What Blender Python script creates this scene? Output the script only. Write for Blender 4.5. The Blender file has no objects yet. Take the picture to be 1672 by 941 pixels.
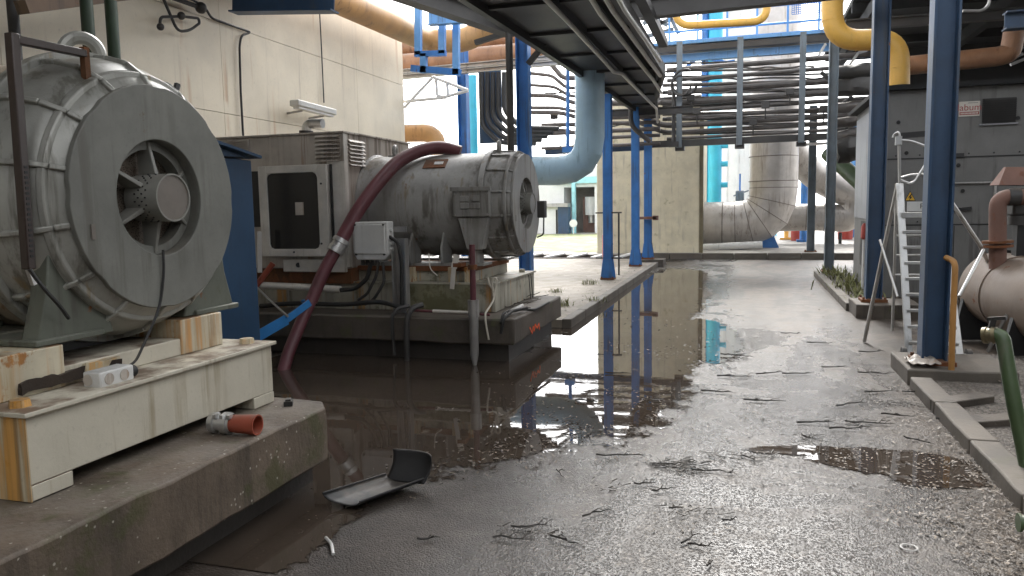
import bpy, bmesh, math, random
from mathutils import Vector, Matrix, noise
random.seed(7)
GLARE_HAZE = .0003
SC = bpy.context.scene
COL = SC.collection
R = math.radians
V = Vector

# ---------------------------------------------------------------- camera model (used to place things at known depths)
IW, IH, F, CX, CY, EYE = 1672, 941, 1250.0, 836.0, 470.5, 1.65
_yd = V((1220 - CX, 333 - CY, F)).normalized()
_p2 = V((220 - CX, 333 + 18 - CY, F)).normalized()
_up = _yd.cross(_p2).normalized()
if _up.y > 0: _up = -_up
_xd = _yd.cross(_up)
if _xd.x < 0: _xd = -_xd
ROT = Matrix((_xd, _yd, _up))          # rows: world axes in image space (x right, y down, z forward)
EYEP = V((0, 0, EYE))
def _ray(px, py): return ROT @ V((px - CX, py - CY, F))
def _on(px, py, ax, val):
    d = _ray(px, py); return EYEP + d * ((val - EYEP[ax]) / d[ax])
def AX(px, py, x): return _on(px, py, 0, x)
def AY(px, py, y): return _on(px, py, 1, y)
def AZ(px, py, z=0.0): return _on(px, py, 2, z)

# ---------------------------------------------------------------- mesh helpers
def rounded(pts, rad, n=6):
    pts = [V(p) for p in pts]; out = [pts[0]]
    for i in range(1, len(pts) - 1):
        a, b, c = pts[i - 1], pts[i], pts[i + 1]
        u, w = (a - b), (c - b)
        d = min(rad, u.length * .49, w.length * .49)
        p, q = b + u.normalized() * d, b + w.normalized() * d
        for k in range(n + 1):
            t = k / n
            out.append(p.lerp(b, t).lerp(b.lerp(q, t), t))
    out.append(pts[-1]); return out

def frame_of(d):
    d = d.normalized()
    a = V((0, 0, 1)) if abs(d.z) < .9 else V((1, 0, 0))
    u = d.cross(a).normalized(); return u, d.cross(u).normalized()

class MB:
    def __init__(s): s.bm = bmesh.new()
    def face(s, vs):
        try: return s.bm.faces.new(vs)
        except ValueError: return None
    def hexa(s, c):                         # 8 corners: bottom ring 0-3, top ring 4-7
        v = [s.bm.verts.new(p) for p in c]
        for f in ((3, 2, 1, 0), (4, 5, 6, 7), (0, 1, 5, 4), (1, 2, 6, 5), (2, 3, 7, 6), (3, 0, 4, 7)): s.face([v[i] for i in f])
        return s
    def box(s, x0, x1, y0, y1, z0, z1):
        return s.hexa([(x0, y0, z0), (x1, y0, z0), (x1, y1, z0), (x0, y1, z0), (x0, y0, z1), (x1, y0, z1), (x1, y1, z1), (x0, y1, z1)])
    def cbox(s, c, sx, sy, sz, rot=None):
        c = V(c); rot = rot or Matrix.Identity(3)
        k = [(-1, -1, -1), (1, -1, -1), (1, 1, -1), (-1, 1, -1), (-1, -1, 1), (1, -1, 1), (1, 1, 1), (-1, 1, 1)]
        return s.hexa([c + rot @ V((a * sx / 2, b * sy / 2, d * sz / 2)) for a, b, d in k])
    def bar(s, p, q, w, h, up=(0, 0, 1)):   # rectangular bar from p to q
        p, q = V(p), V(q); d = (q - p).normalized(); up = V(up)
        if abs(d.dot(up)) > .97: up = V((0, 1, 0))
        u = d.cross(up).normalized(); v = u.cross(d)
        a, b = u * w / 2, v * h / 2
        return s.hexa([p - a - b, p + a - b, p + a + b, p - a + b, q - a - b, q + a - b, q + a + b, q - a + b])
    def sweep(s, pts, rad, seg=12, cap=True, flat=1.0):
        pts = [V(p) for p in pts]; n = len(pts)
        rr = rad if isinstance(rad, (list, tuple)) else [rad] * n
        rings = []; u = None
        for i in range(n):
            d = (pts[min(i + 1, n - 1)] - pts[max(i - 1, 0)]).normalized()
            if u is None: u, _ = frame_of(d)
            else:
                u = u - d * u.dot(d)
                u = u.normalized() if u.length > 1e-6 else frame_of(d)[0]
            w = d.cross(u)
            rings.append([s.bm.verts.new(pts[i] + (u * math.cos(2 * math.pi * k / seg) + w * flat * math.sin(2 * math.pi * k / seg)) * rr[i]) for k in range(seg)])
        for a, b in zip(rings, rings[1:]):
            for k in range(seg): s.face([a[k], a[(k + 1) % seg], b[(k + 1) % seg], b[k]])
        if cap: s.face(rings[0][::-1]); s.face(rings[-1])
        return s
    def tube(s, pts, r, bend=0.0, seg=12, cap=True, n=6):
        return s.sweep(rounded(pts, bend, n) if bend and len(pts) > 2 else pts, r, seg, cap)
    def cyl(s, p, q, r, r2=None, seg=20): return s.sweep([p, q], [r, r if r2 is None else r2], seg)
    def lathe(s, o, d, prof, seg=48, cap0=False, cap1=False, wob=None):   # prof: (distance along d, radius)
        o, d = V(o), V(d).normalized(); u, w = frame_of(d); rings = []
        for j, (t, r) in enumerate(prof):
            rings.append([s.bm.verts.new(o + d * t + (u * math.cos(2 * math.pi * k / seg) + w * math.sin(2 * math.pi * k / seg)) * (r if wob is None else wob(j, k, r))) for k in range(seg)])
        for a, b in zip(rings, rings[1:]):
            for k in range(seg): s.face([a[k], a[(k + 1) % seg], b[(k + 1) % seg], b[k]])
        if cap0: s.face(rings[0][::-1])
        if cap1: s.face(rings[-1])
        return s
    def torus(s, c, ax, R0, r, seg=24, sg=8, a0=0, a1=360):
        c = V(c); u, w = frame_of(V(ax)); full = abs(a1 - a0) >= 360
        pts = [c + (u * math.cos(R(a0 + (a1 - a0) * k / seg)) + w * math.sin(R(a0 + (a1 - a0) * k / seg))) * R0 for k in range(seg + 1)]
        return s.sweep(pts, r, sg, not full)
    def prism(s, poly, ext):
        ext = V(ext); a = [s.bm.verts.new(V(p)) for p in poly]; b = [s.bm.verts.new(V(p) + ext) for p in poly]; n = len(a)
        s.face(a[::-1]); s.face(b)
        for k in range(n): s.face([a[k], a[(k + 1) % n], b[(k + 1) % n], b[k]])
        return s
    def ball(s, c, r, seg=12):
        bmesh.ops.create_uvsphere(s.bm, u_segments=seg, v_segments=seg // 2 + 1, radius=r, matrix=Matrix.Translation(V(c))); return s
    def grid(s, fn, nu, nv):
        g = [[s.bm.verts.new(fn(i / nu, j / nv)) for j in range(nv + 1)] for i in range(nu + 1)]
        for i in range(nu):
            for j in range(nv): s.face([g[i][j], g[i + 1][j], g[i + 1][j + 1], g[i][j + 1]])
        return s
    def roughen(s, amp, scale, keep=None):
        for v in s.bm.verts:
            if keep is None or keep(v.co): v.co += noise.noise_vector(v.co * scale) * amp
        return s
    def cuts(s, size):                      # subdivide long edges
        for _ in range(6):
            e = [e for e in s.bm.edges if e.calc_length() > size]
            if not e: break
            bmesh.ops.subdivide_edges(s.bm, edges=e, cuts=1, use_grid_fill=True)
        return s
    def build(s, name, mat, parent=None, bevel=0, loc=None, smooth=35, solid=0):
        bm = s.bm
        bmesh.ops.recalc_face_normals(bm, faces=bm.faces)
        if parent is not None:
            o = V((0, 0, 0)); p = parent
            while p is not None: o += p.location; p = p.parent
        elif loc is not None: o = V(loc)
        else:
            lo = V((min(v.co[i] for v in bm.verts) for i in range(3))); hi = V((max(v.co[i] for v in bm.verts) for i in range(3)))
            o = V(((lo.x + hi.x) / 2, (lo.y + hi.y) / 2, lo.z))
        bmesh.ops.translate(bm, verts=bm.verts, vec=-o)
        me = bpy.data.meshes.new(name); bm.to_mesh(me); bm.free()
        for m in (mat if isinstance(mat, (list, tuple)) else [mat]): me.materials.append(m)
        me.shade_smooth(); me.set_sharp_from_angle(angle=R(smooth))
        ob = bpy.data.objects.new(name, me); COL.objects.link(ob)
        if parent is not None: ob.parent = parent
        else: ob.location = o
        if solid:
            m = ob.modifiers.new('thickness', 'SOLIDIFY'); m.thickness = solid; m.offset = 0
        if bevel:
            m = ob.modifiers.new('edge', 'BEVEL'); m.width = bevel; m.segments = 2; m.limit_method = 'ANGLE'; m.angle_limit = R(40)
        return ob

def tag(o, label=None, cat=None, group=None, kind=None):
    if label: o['label'] = label
    if cat: o['category'] = cat
    if group: o['group'] = group
    if kind: o['kind'] = kind
    return o
def thing(name, label, cat, loc, group=None):
    o = bpy.data.objects.new(name, None); COL.objects.link(o); o.location = V(loc); o.empty_display_size = .1
    return tag(o, label, cat, group)
def solo(name, label, cat, mb, mat, group=None, **k): return tag(mb.build(name, mat, **k), label, cat, group)
def struct(name, mb, mat, **k): return tag(mb.build(name, mat, **k), kind='structure')
def copy_tree(o, parent=None):
    c = o.copy(); COL.objects.link(c); c.parent = parent
    for ch in list(o.children): copy_tree(ch, c)
    return c

# ---------------------------------------------------------------- materials
class NT:
    def __init__(s, name):
        s.m = bpy.data.materials.new(name); s.m.use_nodes = True; s.t = s.m.node_tree; s.b = s.t.nodes['Principled BSDF']
        g = s.t.nodes.new('ShaderNodeNewGeometry'); s.pos = g.outputs['Position']; s.nrm = g.outputs['Normal']
    def n(s, typ, **k):
        nd = s.t.nodes.new(typ)
        for a, b in k.items(): setattr(nd, a, b)
        return nd
    def put(s, sock, v):
        if hasattr(v, 'node'): s.t.links.new(v, sock)
        elif isinstance(v, (tuple, list)) and len(v) == 3 and sock.type == 'RGBA': sock.default_value = (*v, 1)
        else: sock.default_value = v
    def scaled(s, sc, src=None):
        m = s.n('ShaderNodeVectorMath', operation='MULTIPLY'); s.put(m.inputs[0], src or s.pos); m.inputs[1].default_value = sc if isinstance(sc, tuple) else (sc,) * 3
        return m.outputs[0]
    def noise(s, sc=3, detail=5, rough=.55, src=None, dist=0):
        nd = s.n('ShaderNodeTexNoise'); s.put(nd.inputs['Vector'], s.scaled(sc, src)); nd.inputs['Scale'].default_value = 1
        nd.inputs['Detail'].default_value = detail; nd.inputs['Roughness'].default_value = rough; nd.inputs['Distortion'].default_value = dist
        return nd.outputs['Fac']
    def voro(s, sc, feature='F1', out='Distance'):
        nd = s.n('ShaderNodeTexVoronoi', feature=feature); s.put(nd.inputs['Vector'], s.scaled(sc)); nd.inputs['Scale'].default_value = 1
        return nd.outputs[out]
    def ramp(s, fac, a, b, va=0.0, vb=1.0, smooth=True):
        m = s.n('ShaderNodeMapRange', interpolation_type='SMOOTHSTEP' if smooth else 'LINEAR'); s.put(m.inputs[0], fac)
        for i, v in zip((1, 2, 3, 4), (a, b, va, vb)): m.inputs[i].default_value = v
        return m.outputs[0]
    def math(s, op, a, b=0.0, c=0.0):
        m = s.n('ShaderNodeMath', operation=op)
        for i, v in enumerate((a, b, c)): s.put(m.inputs[i], v)
        return m.outputs[0]
    def mix(s, f, a, b, mode='MIX'):
        m = s.n('ShaderNodeMix', data_type='RGBA', blend_type=mode); s.put(m.inputs['Factor'], f); s.put(m.inputs[6], a); s.put(m.inputs[7], b); return m.outputs[2]
    def sep(s, v=None):
        m = s.n('ShaderNodeSeparateXYZ'); s.put(m.inputs[0], v or s.pos); return m.outputs
    def bump(s, h, strength=.3, dist=.01):
        m = s.n('ShaderNodeBump'); m.inputs['Strength'].default_value = strength; m.inputs['Distance'].default_value = dist; s.put(m.inputs['Height'], h)
        s.put(s.b.inputs['Normal'], m.outputs[0])
    def out(s, col, rough=.5, metal=0.0, spec=.5):
        s.put(s.b.inputs['Base Color'], col); s.put(s.b.inputs['Roughness'], rough); s.put(s.b.inputs['Metallic'], metal); s.b.inputs['Specular IOR Level'].default_value = spec
        return s.m

def sq(c, k): return tuple(min(1, x * k) for x in c)
RUST = (.16, .055, .018)
def paint(name, col, rough=.45, metal=0.0, var=.18, rust=0.0, rustcol=RUST, streak=0.0, grime=(.05, .045, .035), moss=0.0, mosscol=(.07, .075, .03), bump=.12, scale=1.0, spec=.5, drip=0.0, dripcol=(.40, .19, .04), specks=0.0, dust=.25, dustcol=(.15, .125, .10)):
    n = NT(name)
    f = n.noise(2.3 * scale, 7, .6)
    c = n.mix(n.ramp(f, .3, .7), sq(col, 1 - var), sq(col, 1 + var))
    fine = n.noise(38 * scale, 4, .6)
    c = n.mix(n.ramp(fine, .55, .8, 0, .35), c, sq(col, .55))
    rg = n.math('MULTIPLY_ADD', f, .22, rough - .11)
    if streak:
        st = n.noise((9 * scale, 9 * scale, .55 * scale), 6, .65)
        st2 = n.noise(1.3 * scale, 4, .5)
        k = n.math('MULTIPLY', n.ramp(st, .58 - .17 * streak, .72 - .15 * streak), n.ramp(st2, .36, .58))
        c = n.mix(n.math('MULTIPLY', k, min(1, .55 + .4 * streak)), c, grime)
    if moss:
        ms = n.ramp(n.noise(3.1 * scale, 8, .68), .62 - .22 * moss, .74 - .22 * moss)
        c = n.mix(n.math('MULTIPLY', ms, .75), c, mosscol)
    if rust:
        r1 = n.noise(5.5 * scale, 9, .68); r2 = n.noise((14 * scale, 14 * scale, 1.2 * scale), 5, .6)
        rr = n.math('MULTIPLY_ADD', r2, .35, n.math('MULTIPLY', r1, .65))
        k = n.ramp(rr, .655 - .25 * rust, .70 - .24 * rust)
        rc = n.mix(n.noise(22, 4), sq(rustcol, .55), sq(rustcol, 1.6))
        c = n.mix(k, c, rc); rg = n.math('MAXIMUM', rg, n.math('MULTIPLY', k, .82))
    if drip:
        d1 = n.noise((6.5 * scale, 6.5 * scale, .32 * scale), 5, .6); d2 = n.noise((19 * scale, 19 * scale, .8 * scale), 4, .6)
        k = n.math('MULTIPLY', n.ramp(n.math('MULTIPLY_ADD', d2, .4, n.math('MULTIPLY', d1, .6)), .575 - .15 * drip, .68 - .13 * drip), n.ramp(n.noise(2.0, 4, .5), .34, .52))
        c = n.mix(n.math('MULTIPLY', k, .85), c, n.mix(n.ramp(d2, .4, .6), sq(dripcol, .45), sq(dripcol, 1.25)))
    if specks:
        v = n.sep(n.voro(52, out='Color')); k = n.math('MULTIPLY', n.ramp(v[0], 1 - .055 * specks, 1 - .045 * specks), n.ramp(n.voro(52), .42, .22))
        c = n.mix(n.math('MULTIPLY', k, .7), c, (.45, .42, .36))
    if dust:
        up = n.ramp(n.sep(n.nrm)[2], .55, .95); k = n.math('MULTIPLY', up, n.ramp(n.noise(4.5, 6, .65), .38, .60))
        c = n.mix(n.math('MULTIPLY', k, min(1, dust * 2)), c, dustcol)
    if bump: n.bump(n.math('ADD', n.math('MULTIPLY', fine, .4), f), bump, .02)
    return n.out(c, rg, metal, spec)

M = {}
M['motor_a'] = paint('green grey machine paint', (.34, .34, .31), .34, .2, streak=.5, rust=.10, drip=.1, dripcol=(.20, .15, .08), grime=(.10, .095, .075))
M['motor_b'] = paint('grey machine paint', (.29, .285, .27), .40, streak=.6, rust=.14, drip=.22, dripcol=(.17, .13, .08), grime=(.08, .07, .055))
M['face_a'] = paint('flat grey green paint', (.165, .167, .148), .5, streak=.45, var=.2, grime=(.095, .09, .075), rust=.05, rustcol=(.11, .085, .06))
M['hub'] = paint('hub paint', (.22, .217, .195), .45, rust=.15, rustcol=(.16, .11, .08))
M['hubcap'] = paint('worn cap', (.165, .145, .125), .55, rust=.2, rustcol=(.13, .08, .055))
M['canvas'] = paint('weathered jacket', (.33, .27, .20), .8, streak=.5, rust=.3, rustcol=(.20, .11, .06))
M['white_base'] = paint('cream base paint', (.54, .505, .415), .5, streak=.34, rust=.06, rustcol=(.34, .16, .04), grime=(.27, .22, .13), var=.07, dust=.5, dustcol=(.17, .12, .085))
M['rust_base'] = paint('rust stained cream paint', (.58, .52, .38), .55, streak=.4, rust=.34, rustcol=(.30, .13, .03), grime=(.42, .28, .10), drip=.75, dripcol=(.52, .25, .04))
M['rust_end'] = M['rust_base']
M['rust_block'] = paint('rust streaked cream pedestal', (.54, .49, .37), .55, streak=.35, rust=.40, rustcol=(.28, .13, .04), grime=(.36, .24, .10), drip=.5, dripcol=(.42, .20, .05), dust=.6, dustcol=(.16, .085, .04))
M['base_b'] = paint('dirty cream base paint', (.42, .40, .33), .55, streak=.55, rust=.2, drip=.2, moss=.35, grime=(.10, .085, .06))
M['moss_base'] = paint('mossy base paint', (.20, .19, .12), .6, streak=.5, moss=.8, mosscol=(.085, .08, .03))
M['rust'] = paint('heavy rust', (.15, .062, .024), .85, rust=.7, var=.4, bump=.5)
M['rustdark'] = paint('dark rusted void edge', (.03, .02, .013), .9, rust=.3, rustcol=(.10, .04, .01), bump=.6)
M['slab_a'] = paint('old mossy concrete', (.105, .079, .057), .7, streak=.45, moss=.5, mosscol=(.055, .056, .018), grime=(.045, .036, .026), bump=.6, var=.4, specks=1.0, dust=.3, dustcol=(.17, .145, .12))
M['slab_b'] = paint('dark damp concrete', (.085, .070, .056), .65, streak=.4, moss=.25, grime=(.035, .03, .025), bump=.5, var=.3)
M['wet_concrete'] = paint('black wet concrete', (.045, .038, .032), .5, streak=.4, grime=(.02, .018, .015), bump=.4)
M['wall'] = paint('cream wall cladding', (.79, .715, .575), .55, streak=.2, grime=(.53, .46, .37), var=.08, bump=.05, drip=.04, dripcol=(.48, .34, .22), scale=.5)
M['seam'] = paint('wall joint strip', (.36, .31, .25), .8)
M['encl_b'] = paint('stained off-white sheet', (.46, .415, .365), .5, streak=.8, rust=.14, grime=(.15, .115, .085), var=.15, drip=.2, dripcol=(.2, .12, .07))
M['door_white'] = paint('off-white door paint', (.62, .59, .54), .42, streak=.25, rust=.05, grime=(.3, .26, .2))
M['blue_cab'] = paint('cabinet blue paint', (.022, .062, .128), .4, var=.12, streak=.12, grime=(.03, .05, .08))
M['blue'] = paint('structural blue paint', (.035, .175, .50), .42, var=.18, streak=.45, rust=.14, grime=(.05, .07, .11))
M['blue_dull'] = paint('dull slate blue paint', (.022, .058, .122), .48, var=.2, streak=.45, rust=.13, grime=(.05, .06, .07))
M['blue_light'] = paint('light steel blue paint', (.12, .32, .64), .45, var=.12, streak=.25)
M['grey_post'] = paint('grey blue post paint', (.15, .185, .215), .45, streak=.45, rust=.14)
M['pale_blue'] = paint('pale blue pipe paint', (.38, .56, .68), .4, var=.07, streak=.25, grime=(.17, .27, .36))
M['cyan'] = paint('cyan paint', (.05, .50, .74), .4, var=.08)
M['yellow'] = paint('ochre yellow pipe paint', (.74, .43, .085), .42, var=.1, streak=.25, grime=(.35, .2, .07), rust=.04)
M['brown'] = paint('brown pipe paint', (.33, .17, .09), .5, var=.2, streak=.4, grime=(.12, .06, .035))
M['orange_br'] = paint('orange brown pipe paint', (.52, .29, .115), .5, var=.12, streak=.3, grime=(.2, .1, .05))
M['dark'] = paint('sooty dark steel', (.038, .036, .035), .5, var=.3, rust=.1, rustcol=(.07, .045, .03))
M['darker'] = paint('black steel', (.014, .014, .015), .5, var=.3)
M['conduit'] = paint('galvanised conduit', (.38, .37, .36), .38, .55, var=.2, streak=.2)
M['rackpipe'] = paint('sooty grey pipe', (.115, .105, .10), .33, .15, var=.3, rust=.1, rustcol=(.1, .06, .04))
M['steel'] = paint('aluminium', (.58, .58, .57), .36, .75, var=.12, streak=.2, grime=(.25, .24, .22))
M['bar'] = paint('brown black bar paint', (.035, .022, .018), .35, rust=.2, rustcol=(.07, .035, .02))
M['band'] = paint('lagging band', (.22, .19, .17), .45, .3)
M['silver'] = paint('silver insulation sheet', (.55, .515, .485), .40, .35, var=.12, streak=.4, grime=(.28, .23, .19))
M['foot'] = paint('dark green machine foot paint', (.115, .125, .10), .5, streak=.5, rust=.15, moss=.2)
M['pale_cyan'] = paint('glare paled cyan', (.35, .70, .75), .6)  # cyan lightened to paint in the overexposed distance
M['dark_encl'] = paint('dark grey sheet metal', (.165, .165, .16), .5, var=.12, streak=.4, grime=(.07, .065, .06), rust=.03)
M['encl_light'] = paint('pale grey sheet metal', (.30, .31, .33), .45, var=.1, streak=.35)
M['roofdark'] = paint('sooty roof sheet', (.013, .0135, .014), .75, var=.35, spec=.25)
M['rubber'] = paint('black rubber', (.015, .015, .015), .55, var=.25)
M['plastic'] = paint('black plastic sheet', (.020, .020, .021), .5, var=.25)
M['hose'] = paint('maroon hose rubber', (.125, .036, .044), .42, var=.2, streak=.25, grime=(.06, .02, .02))
M['red'] = paint('red paint', (.36, .045, .03), .45, var=.2, rust=.1)
M['redstub'] = paint('orange red hose', (.30, .065, .035), .45, var=.1)
M['strap'] = paint('bright blue lay-flat hose', (.03, .22, .55), .4, var=.15)
M['greypl'] = paint('light grey plastic', (.62, .62, .60), .4, var=.07, streak=.2, grime=(.3, .28, .24))
M['rope'] = paint('pale rope', (.58, .54, .46), .8, var=.15)
M['green_dark'] = paint('dark green pipe paint', (.022, .045, .022), .45, streak=.4)
M['oldbrown'] = paint('faded brown beam paint', (.17, .11, .07), .6, streak=.5, rust=.3)
M['greenpipe'] = paint('green pipe paint', (.065, .105, .045), .4, var=.2, rust=.08, streak=.35, grime=(.12, .12, .09))
M['brass'] = paint('tarnished brass', (.20, .17, .10), .4, .7, var=.2)
M['ochre_rod'] = paint('rusted ochre rod', (.42, .21, .06), .6, rust=.3, var=.15)
M['tank'] = paint('stained beige tank paint', (.24, .185, .145), .5, streak=.6, rust=.25, grime=(.15, .10, .07), var=.15)
M['hoodrust'] = paint('reddish rusted sheet', (.19, .10, .075), .7, rust=.4, rustcol=(.15, .065, .04))
M['concrete'] = paint('pale concrete wall', (.70, .64, .48), .85, streak=.3, moss=.15, mosscol=(.38, .34, .20), grime=(.33, .30, .24), var=.1, bump=.15)
M['pave'] = paint('worn pavement concrete', (.27, .235, .19), .75, moss=.55, mosscol=(.13, .115, .06), streak=.0, specks=1.5, var=.25, bump=.35)
M['kerb'] = paint('kerb concrete', (.115, .10, .083), .7, moss=.25, mosscol=(.08, .075, .045), var=.25, bump=.4)
M['yard'] = paint('pale yard concrete', (.36, .34, .31), .7, var=.15, moss=.1)
M['white'] = paint('white paint', (.78, .78, .77), .5, var=.05, streak=.1, grime=(.5, .5, .48))
M['signwhite'] = paint('sign white', (.66, .62, .56), .5, var=.05)
M['signred'] = paint('sign red', (.36, .05, .045), .5, var=.1)
M['signyellow'] = paint('sign yellow', (.72, .42, .03), .5, var=.05)
M['black'] = paint('black mark', (.012, .012, .012), .5, var=.1)
M['wood'] = paint('wet old timber', (.075, .062, .05), .6, var=.35, streak=.3, bump=.5)
M['twig'] = paint('wet bark', (.022, .017, .013), .55, var=.4)
M['spray'] = paint('orange spray paint', (.75, .10, .02), .5, var=.1)
M['weed'] = paint('weed green', (.19, .20, .075), .65, var=.45, scale=6, rust=.4, rustcol=(.26, .2, .1))
M['glass'] = NT('dark door glass').out((.012, .012, .013), .12)
M['whitestrip'] = paint('white plastic strip', (.75, .74, .72), .4, var=.05)

def asphalt():
    n = NT('wet asphalt')
    big = n.noise(.7, 6, .6); mid = n.noise(4.5, 6, .65); grit = n.voro(85); gr2 = n.noise(130, 3, .6)
    c = n.mix(n.ramp(big, .35, .68), (.026, .021, .0175), (.066, .056, .048))
    c = n.mix(n.ramp(mid, .52, .72, 0, .6), c, (.078, .066, .055))
    sp = n.voro(70, out='Color'); spk = n.ramp(n.sep(sp)[0], .88, .93)
    c = n.mix(n.math('MULTIPLY', spk, .55), c, (.24, .21, .18))
    # brownish mud towards the right kerb
    x = n.sep()[0]
    mud = n.math('MULTIPLY', n.ramp(n.math('ADD', x, n.math('MULTIPLY', mid, .8)), 1.1, 1.9), .8)
    c = n.mix(mud, c, (.075, .056, .040))
    y = n.sep()[1]
    browner_left = n.math('MULTIPLY', n.ramp(n.math('MULTIPLY_ADD', mid, .9, x), -.35, -1.1), n.ramp(n.math('MULTIPLY_ADD', mid, 1.2, y), 6.2, 4.6))  # browner, rougher ground towards the near left
    c = n.mix(n.math('MULTIPLY', browner_left, .7), c, (.045, .034, .027))
    dry = n.math('MULTIPLY', n.ramp(n.math('MULTIPLY_ADD', mid, 3.0, n.math('MULTIPLY_ADD', big, 6.0, y)), 12.0, 17.0), n.ramp(n.math('MULTIPLY_ADD', big, .6, x), -.5, .3))
    c = n.mix(n.math('MULTIPLY', dry, .8), c, n.mix(n.ramp(mid, .35, .65), (.080, .060, .045), (.155, .122, .094)))
    streaky = n.noise((1.1, .55, 1), 6, .62, dist=.8)
    wet = n.ramp(n.math('MULTIPLY_ADD', streaky, .75, n.math('MULTIPLY', mid, .25)), .455, .57)
    c = n.mix(wet, n.mix(.55, c, (.012, .009, .007)), c)
    rg = n.math('MAXIMUM', n.ramp(wet, 0, 1, .16, .46, False), n.math('MULTIPLY', dry, .42))
    rg = n.math('MAXIMUM', rg, n.math('MULTIPLY', n.math('MAXIMUM', browner_left, mud), .5))
    h = n.math('ADD', n.math('MULTIPLY', n.ramp(grit, 0, .6), .8), n.math('MULTIPLY', gr2, .5))
    h = n.math('ADD', h, n.math('MULTIPLY', mid, 1.2))
    n.bump(h, .48, .009)
    n.put(n.b.inputs['Coat Weight'], n.ramp(wet, 0, 1, .05, .0, False)); n.b.inputs['Coat Roughness'].default_value = .13; n.b.inputs['Coat IOR'].default_value = 1.4
    return n.out(c, rg, 0, .31)
M['asphalt'] = asphalt()

def gravel(name, a, b, rough=.75):
    n = NT(name)
    v = n.voro(55, out='Color'); d = n.voro(55)
    c = n.mix(n.sep(v)[0], a, b); c = n.mix(n.ramp(n.noise(3, 5), .4, .65, 0, .6), c, sq(a, .7))
    n.bump(n.math('SUBTRACT', 1.0, d), .7, .02)
    return n.out(c, rough)
M['gravel'] = gravel('damp gravel and leaf mould', (.05, .042, .034), (.19, .165, .14))

def puddle():
    n = NT('muddy puddle water')
    at = n.n('ShaderNodeAttribute', attribute_name='depth').outputs['Fac']
    fine = n.noise(26, 5, .65); mid = n.noise(6, 5, .6)
    k = n.ramp(n.math('ADD', at, n.math('MULTIPLY_ADD', fine, .5, n.math('MULTIPLY_ADD', mid, .6, -.55))), -.03, .06)
    c = n.mix(n.noise(1.6, 5), (.031, .023, .0175), (.060, .046, .035))
    film = n.math('MULTIPLY', n.ramp(n.noise((2.6, 1.5, 1), 7, .68, dist=1.2), .58, .68), n.ramp(n.noise(30, 4, .7), .38, .6))
    c = n.mix(n.math('MULTIPLY', film, .8), c, (.115, .09, .068))
    n.bump(n.math('ADD', n.noise(3.0, 3), n.math('MULTIPLY', n.noise(11, 2), .12)), .022, .02)
    n.out(c, n.math('MULTIPLY_ADD', film, .22, .02), 0, .55)
    tr = n.n('ShaderNodeBsdfTransparent'); mx = n.n('ShaderNodeMixShader')
    n.put(mx.inputs[0], k); n.t.links.new(tr.outputs[0], mx.inputs[1]); n.t.links.new(n.b.outputs[0], mx.inputs[2])
    n.t.links.new(mx.outputs[0], n.t.nodes['Material Output'].inputs['Surface'])
    return n.m
M['puddle'] = puddle()

def meshscreen():
    n = NT('dark perforated screen')
    d = n.voro(110); c = n.mix(n.ramp(d, .2, .45), (.012, .009, .007), (.17, .14, .11))
    c = n.mix(n.ramp(n.noise(7, 5), .5, .7), c, (.06, .03, .018))
    return n.out(c, .6, .2)
M['screen'] = meshscreen()

def grassmat():
    n = NT('sunlit grass'); f = n.noise(2.5, 6, .6); g = n.noise(40, 4)
    c = n.mix(n.ramp(f, .35, .65), (.30, .29, .17), (.13, .19, .05)); c = n.mix(n.ramp(g, .4, .7, 0, .5), c, (.35, .36, .18))
    n.bump(g, .6, .03)
    return n.out(c, .8)
M['grass'] = grassmat()

def littermat():
    n = NT('wet leaf litter')
    oi = n.voro(31, out='Color'); r = n.sep(oi)
    c = n.mix(r[0], (.028, .020, .014), (.12, .09, .062)); c = n.mix(n.ramp(r[1], .82, .9), c, (.22, .18, .14))
    return n.out(c, .6)
M['litter'] = littermat()
# ================================================================ ground, road, kerbs, water
g = MB(); g.box(-160, 160, -60, 320, -.6, 0); struct('road', g, M['asphalt'])

# puddle water: a thin sheet whose edge follows the shallow depressions of the road
def blob(x, y, cx, cy, rx, ry, rot=0):
    dx, dy = x - cx, y - cy; c, s = math.cos(rot), math.sin(rot)
    u, v = (dx * c + dy * s) / rx, (-dx * s + dy * c) / ry
    return 1 - math.sqrt(u * u + v * v)
PUD = [(-2.9, 6.3, 2.05, 2.25, 0), (-1.25, 8.6, .75, 3.3, .10), (-1.65, 12.5, 1.0, 5.2, -.04), (-1.6, 16.8, .8, 3.4, .0), (-3.4, 4.6, 1.5, 1.2, 0),
       (-.5, 9.7, .45, 1.6, .1), (.95, 5.2, .55, .27, 0), (.35, 5.32, .35, .10, .2), (1.15, 5.0, .35, .2, .3), (-2.55, 3.3, .55, 1.5, 0), (-1.9, 5.1, .7, .55, 0), (-5, 7, 2.5, 3, 0)]
def depth(x, y):
    d = max(blob(x, y, *p) for p in PUD)
    return d + .13 * noise.noise((x * 1.3, y * .8, 3)) + .07 * noise.noise((x * 4, y * 2.6, 9))
bm = bmesh.new(); lay = bm.verts.layers.float.new('depth'); VS = {}
st = .06
def pv(i, j):
    if (i, j) not in VS:
        v = bm.verts.new((i * st, j * st, .005)); v[lay] = max(-1, min(1, depth(i * st, j * st))); VS[(i, j)] = v
    return VS[(i, j)]
for i in range(int(-5.2 / st), int(1.41 / st)):
    for j in range(int(2.9 / st), int(20.6 / st)):
        x, y = (i + .5) * st, (j + .5) * st
        if y > 10.0 and x < -2.3: continue
        if depth(x, y) > -.2: bm.faces.new([pv(i, j), pv(i + 1, j), pv(i + 1, j + 1), pv(i, j + 1)])
me = bpy.data.meshes.new('puddle'); bm.to_mesh(me); bm.free(); me.materials.append(M['puddle'])
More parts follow.
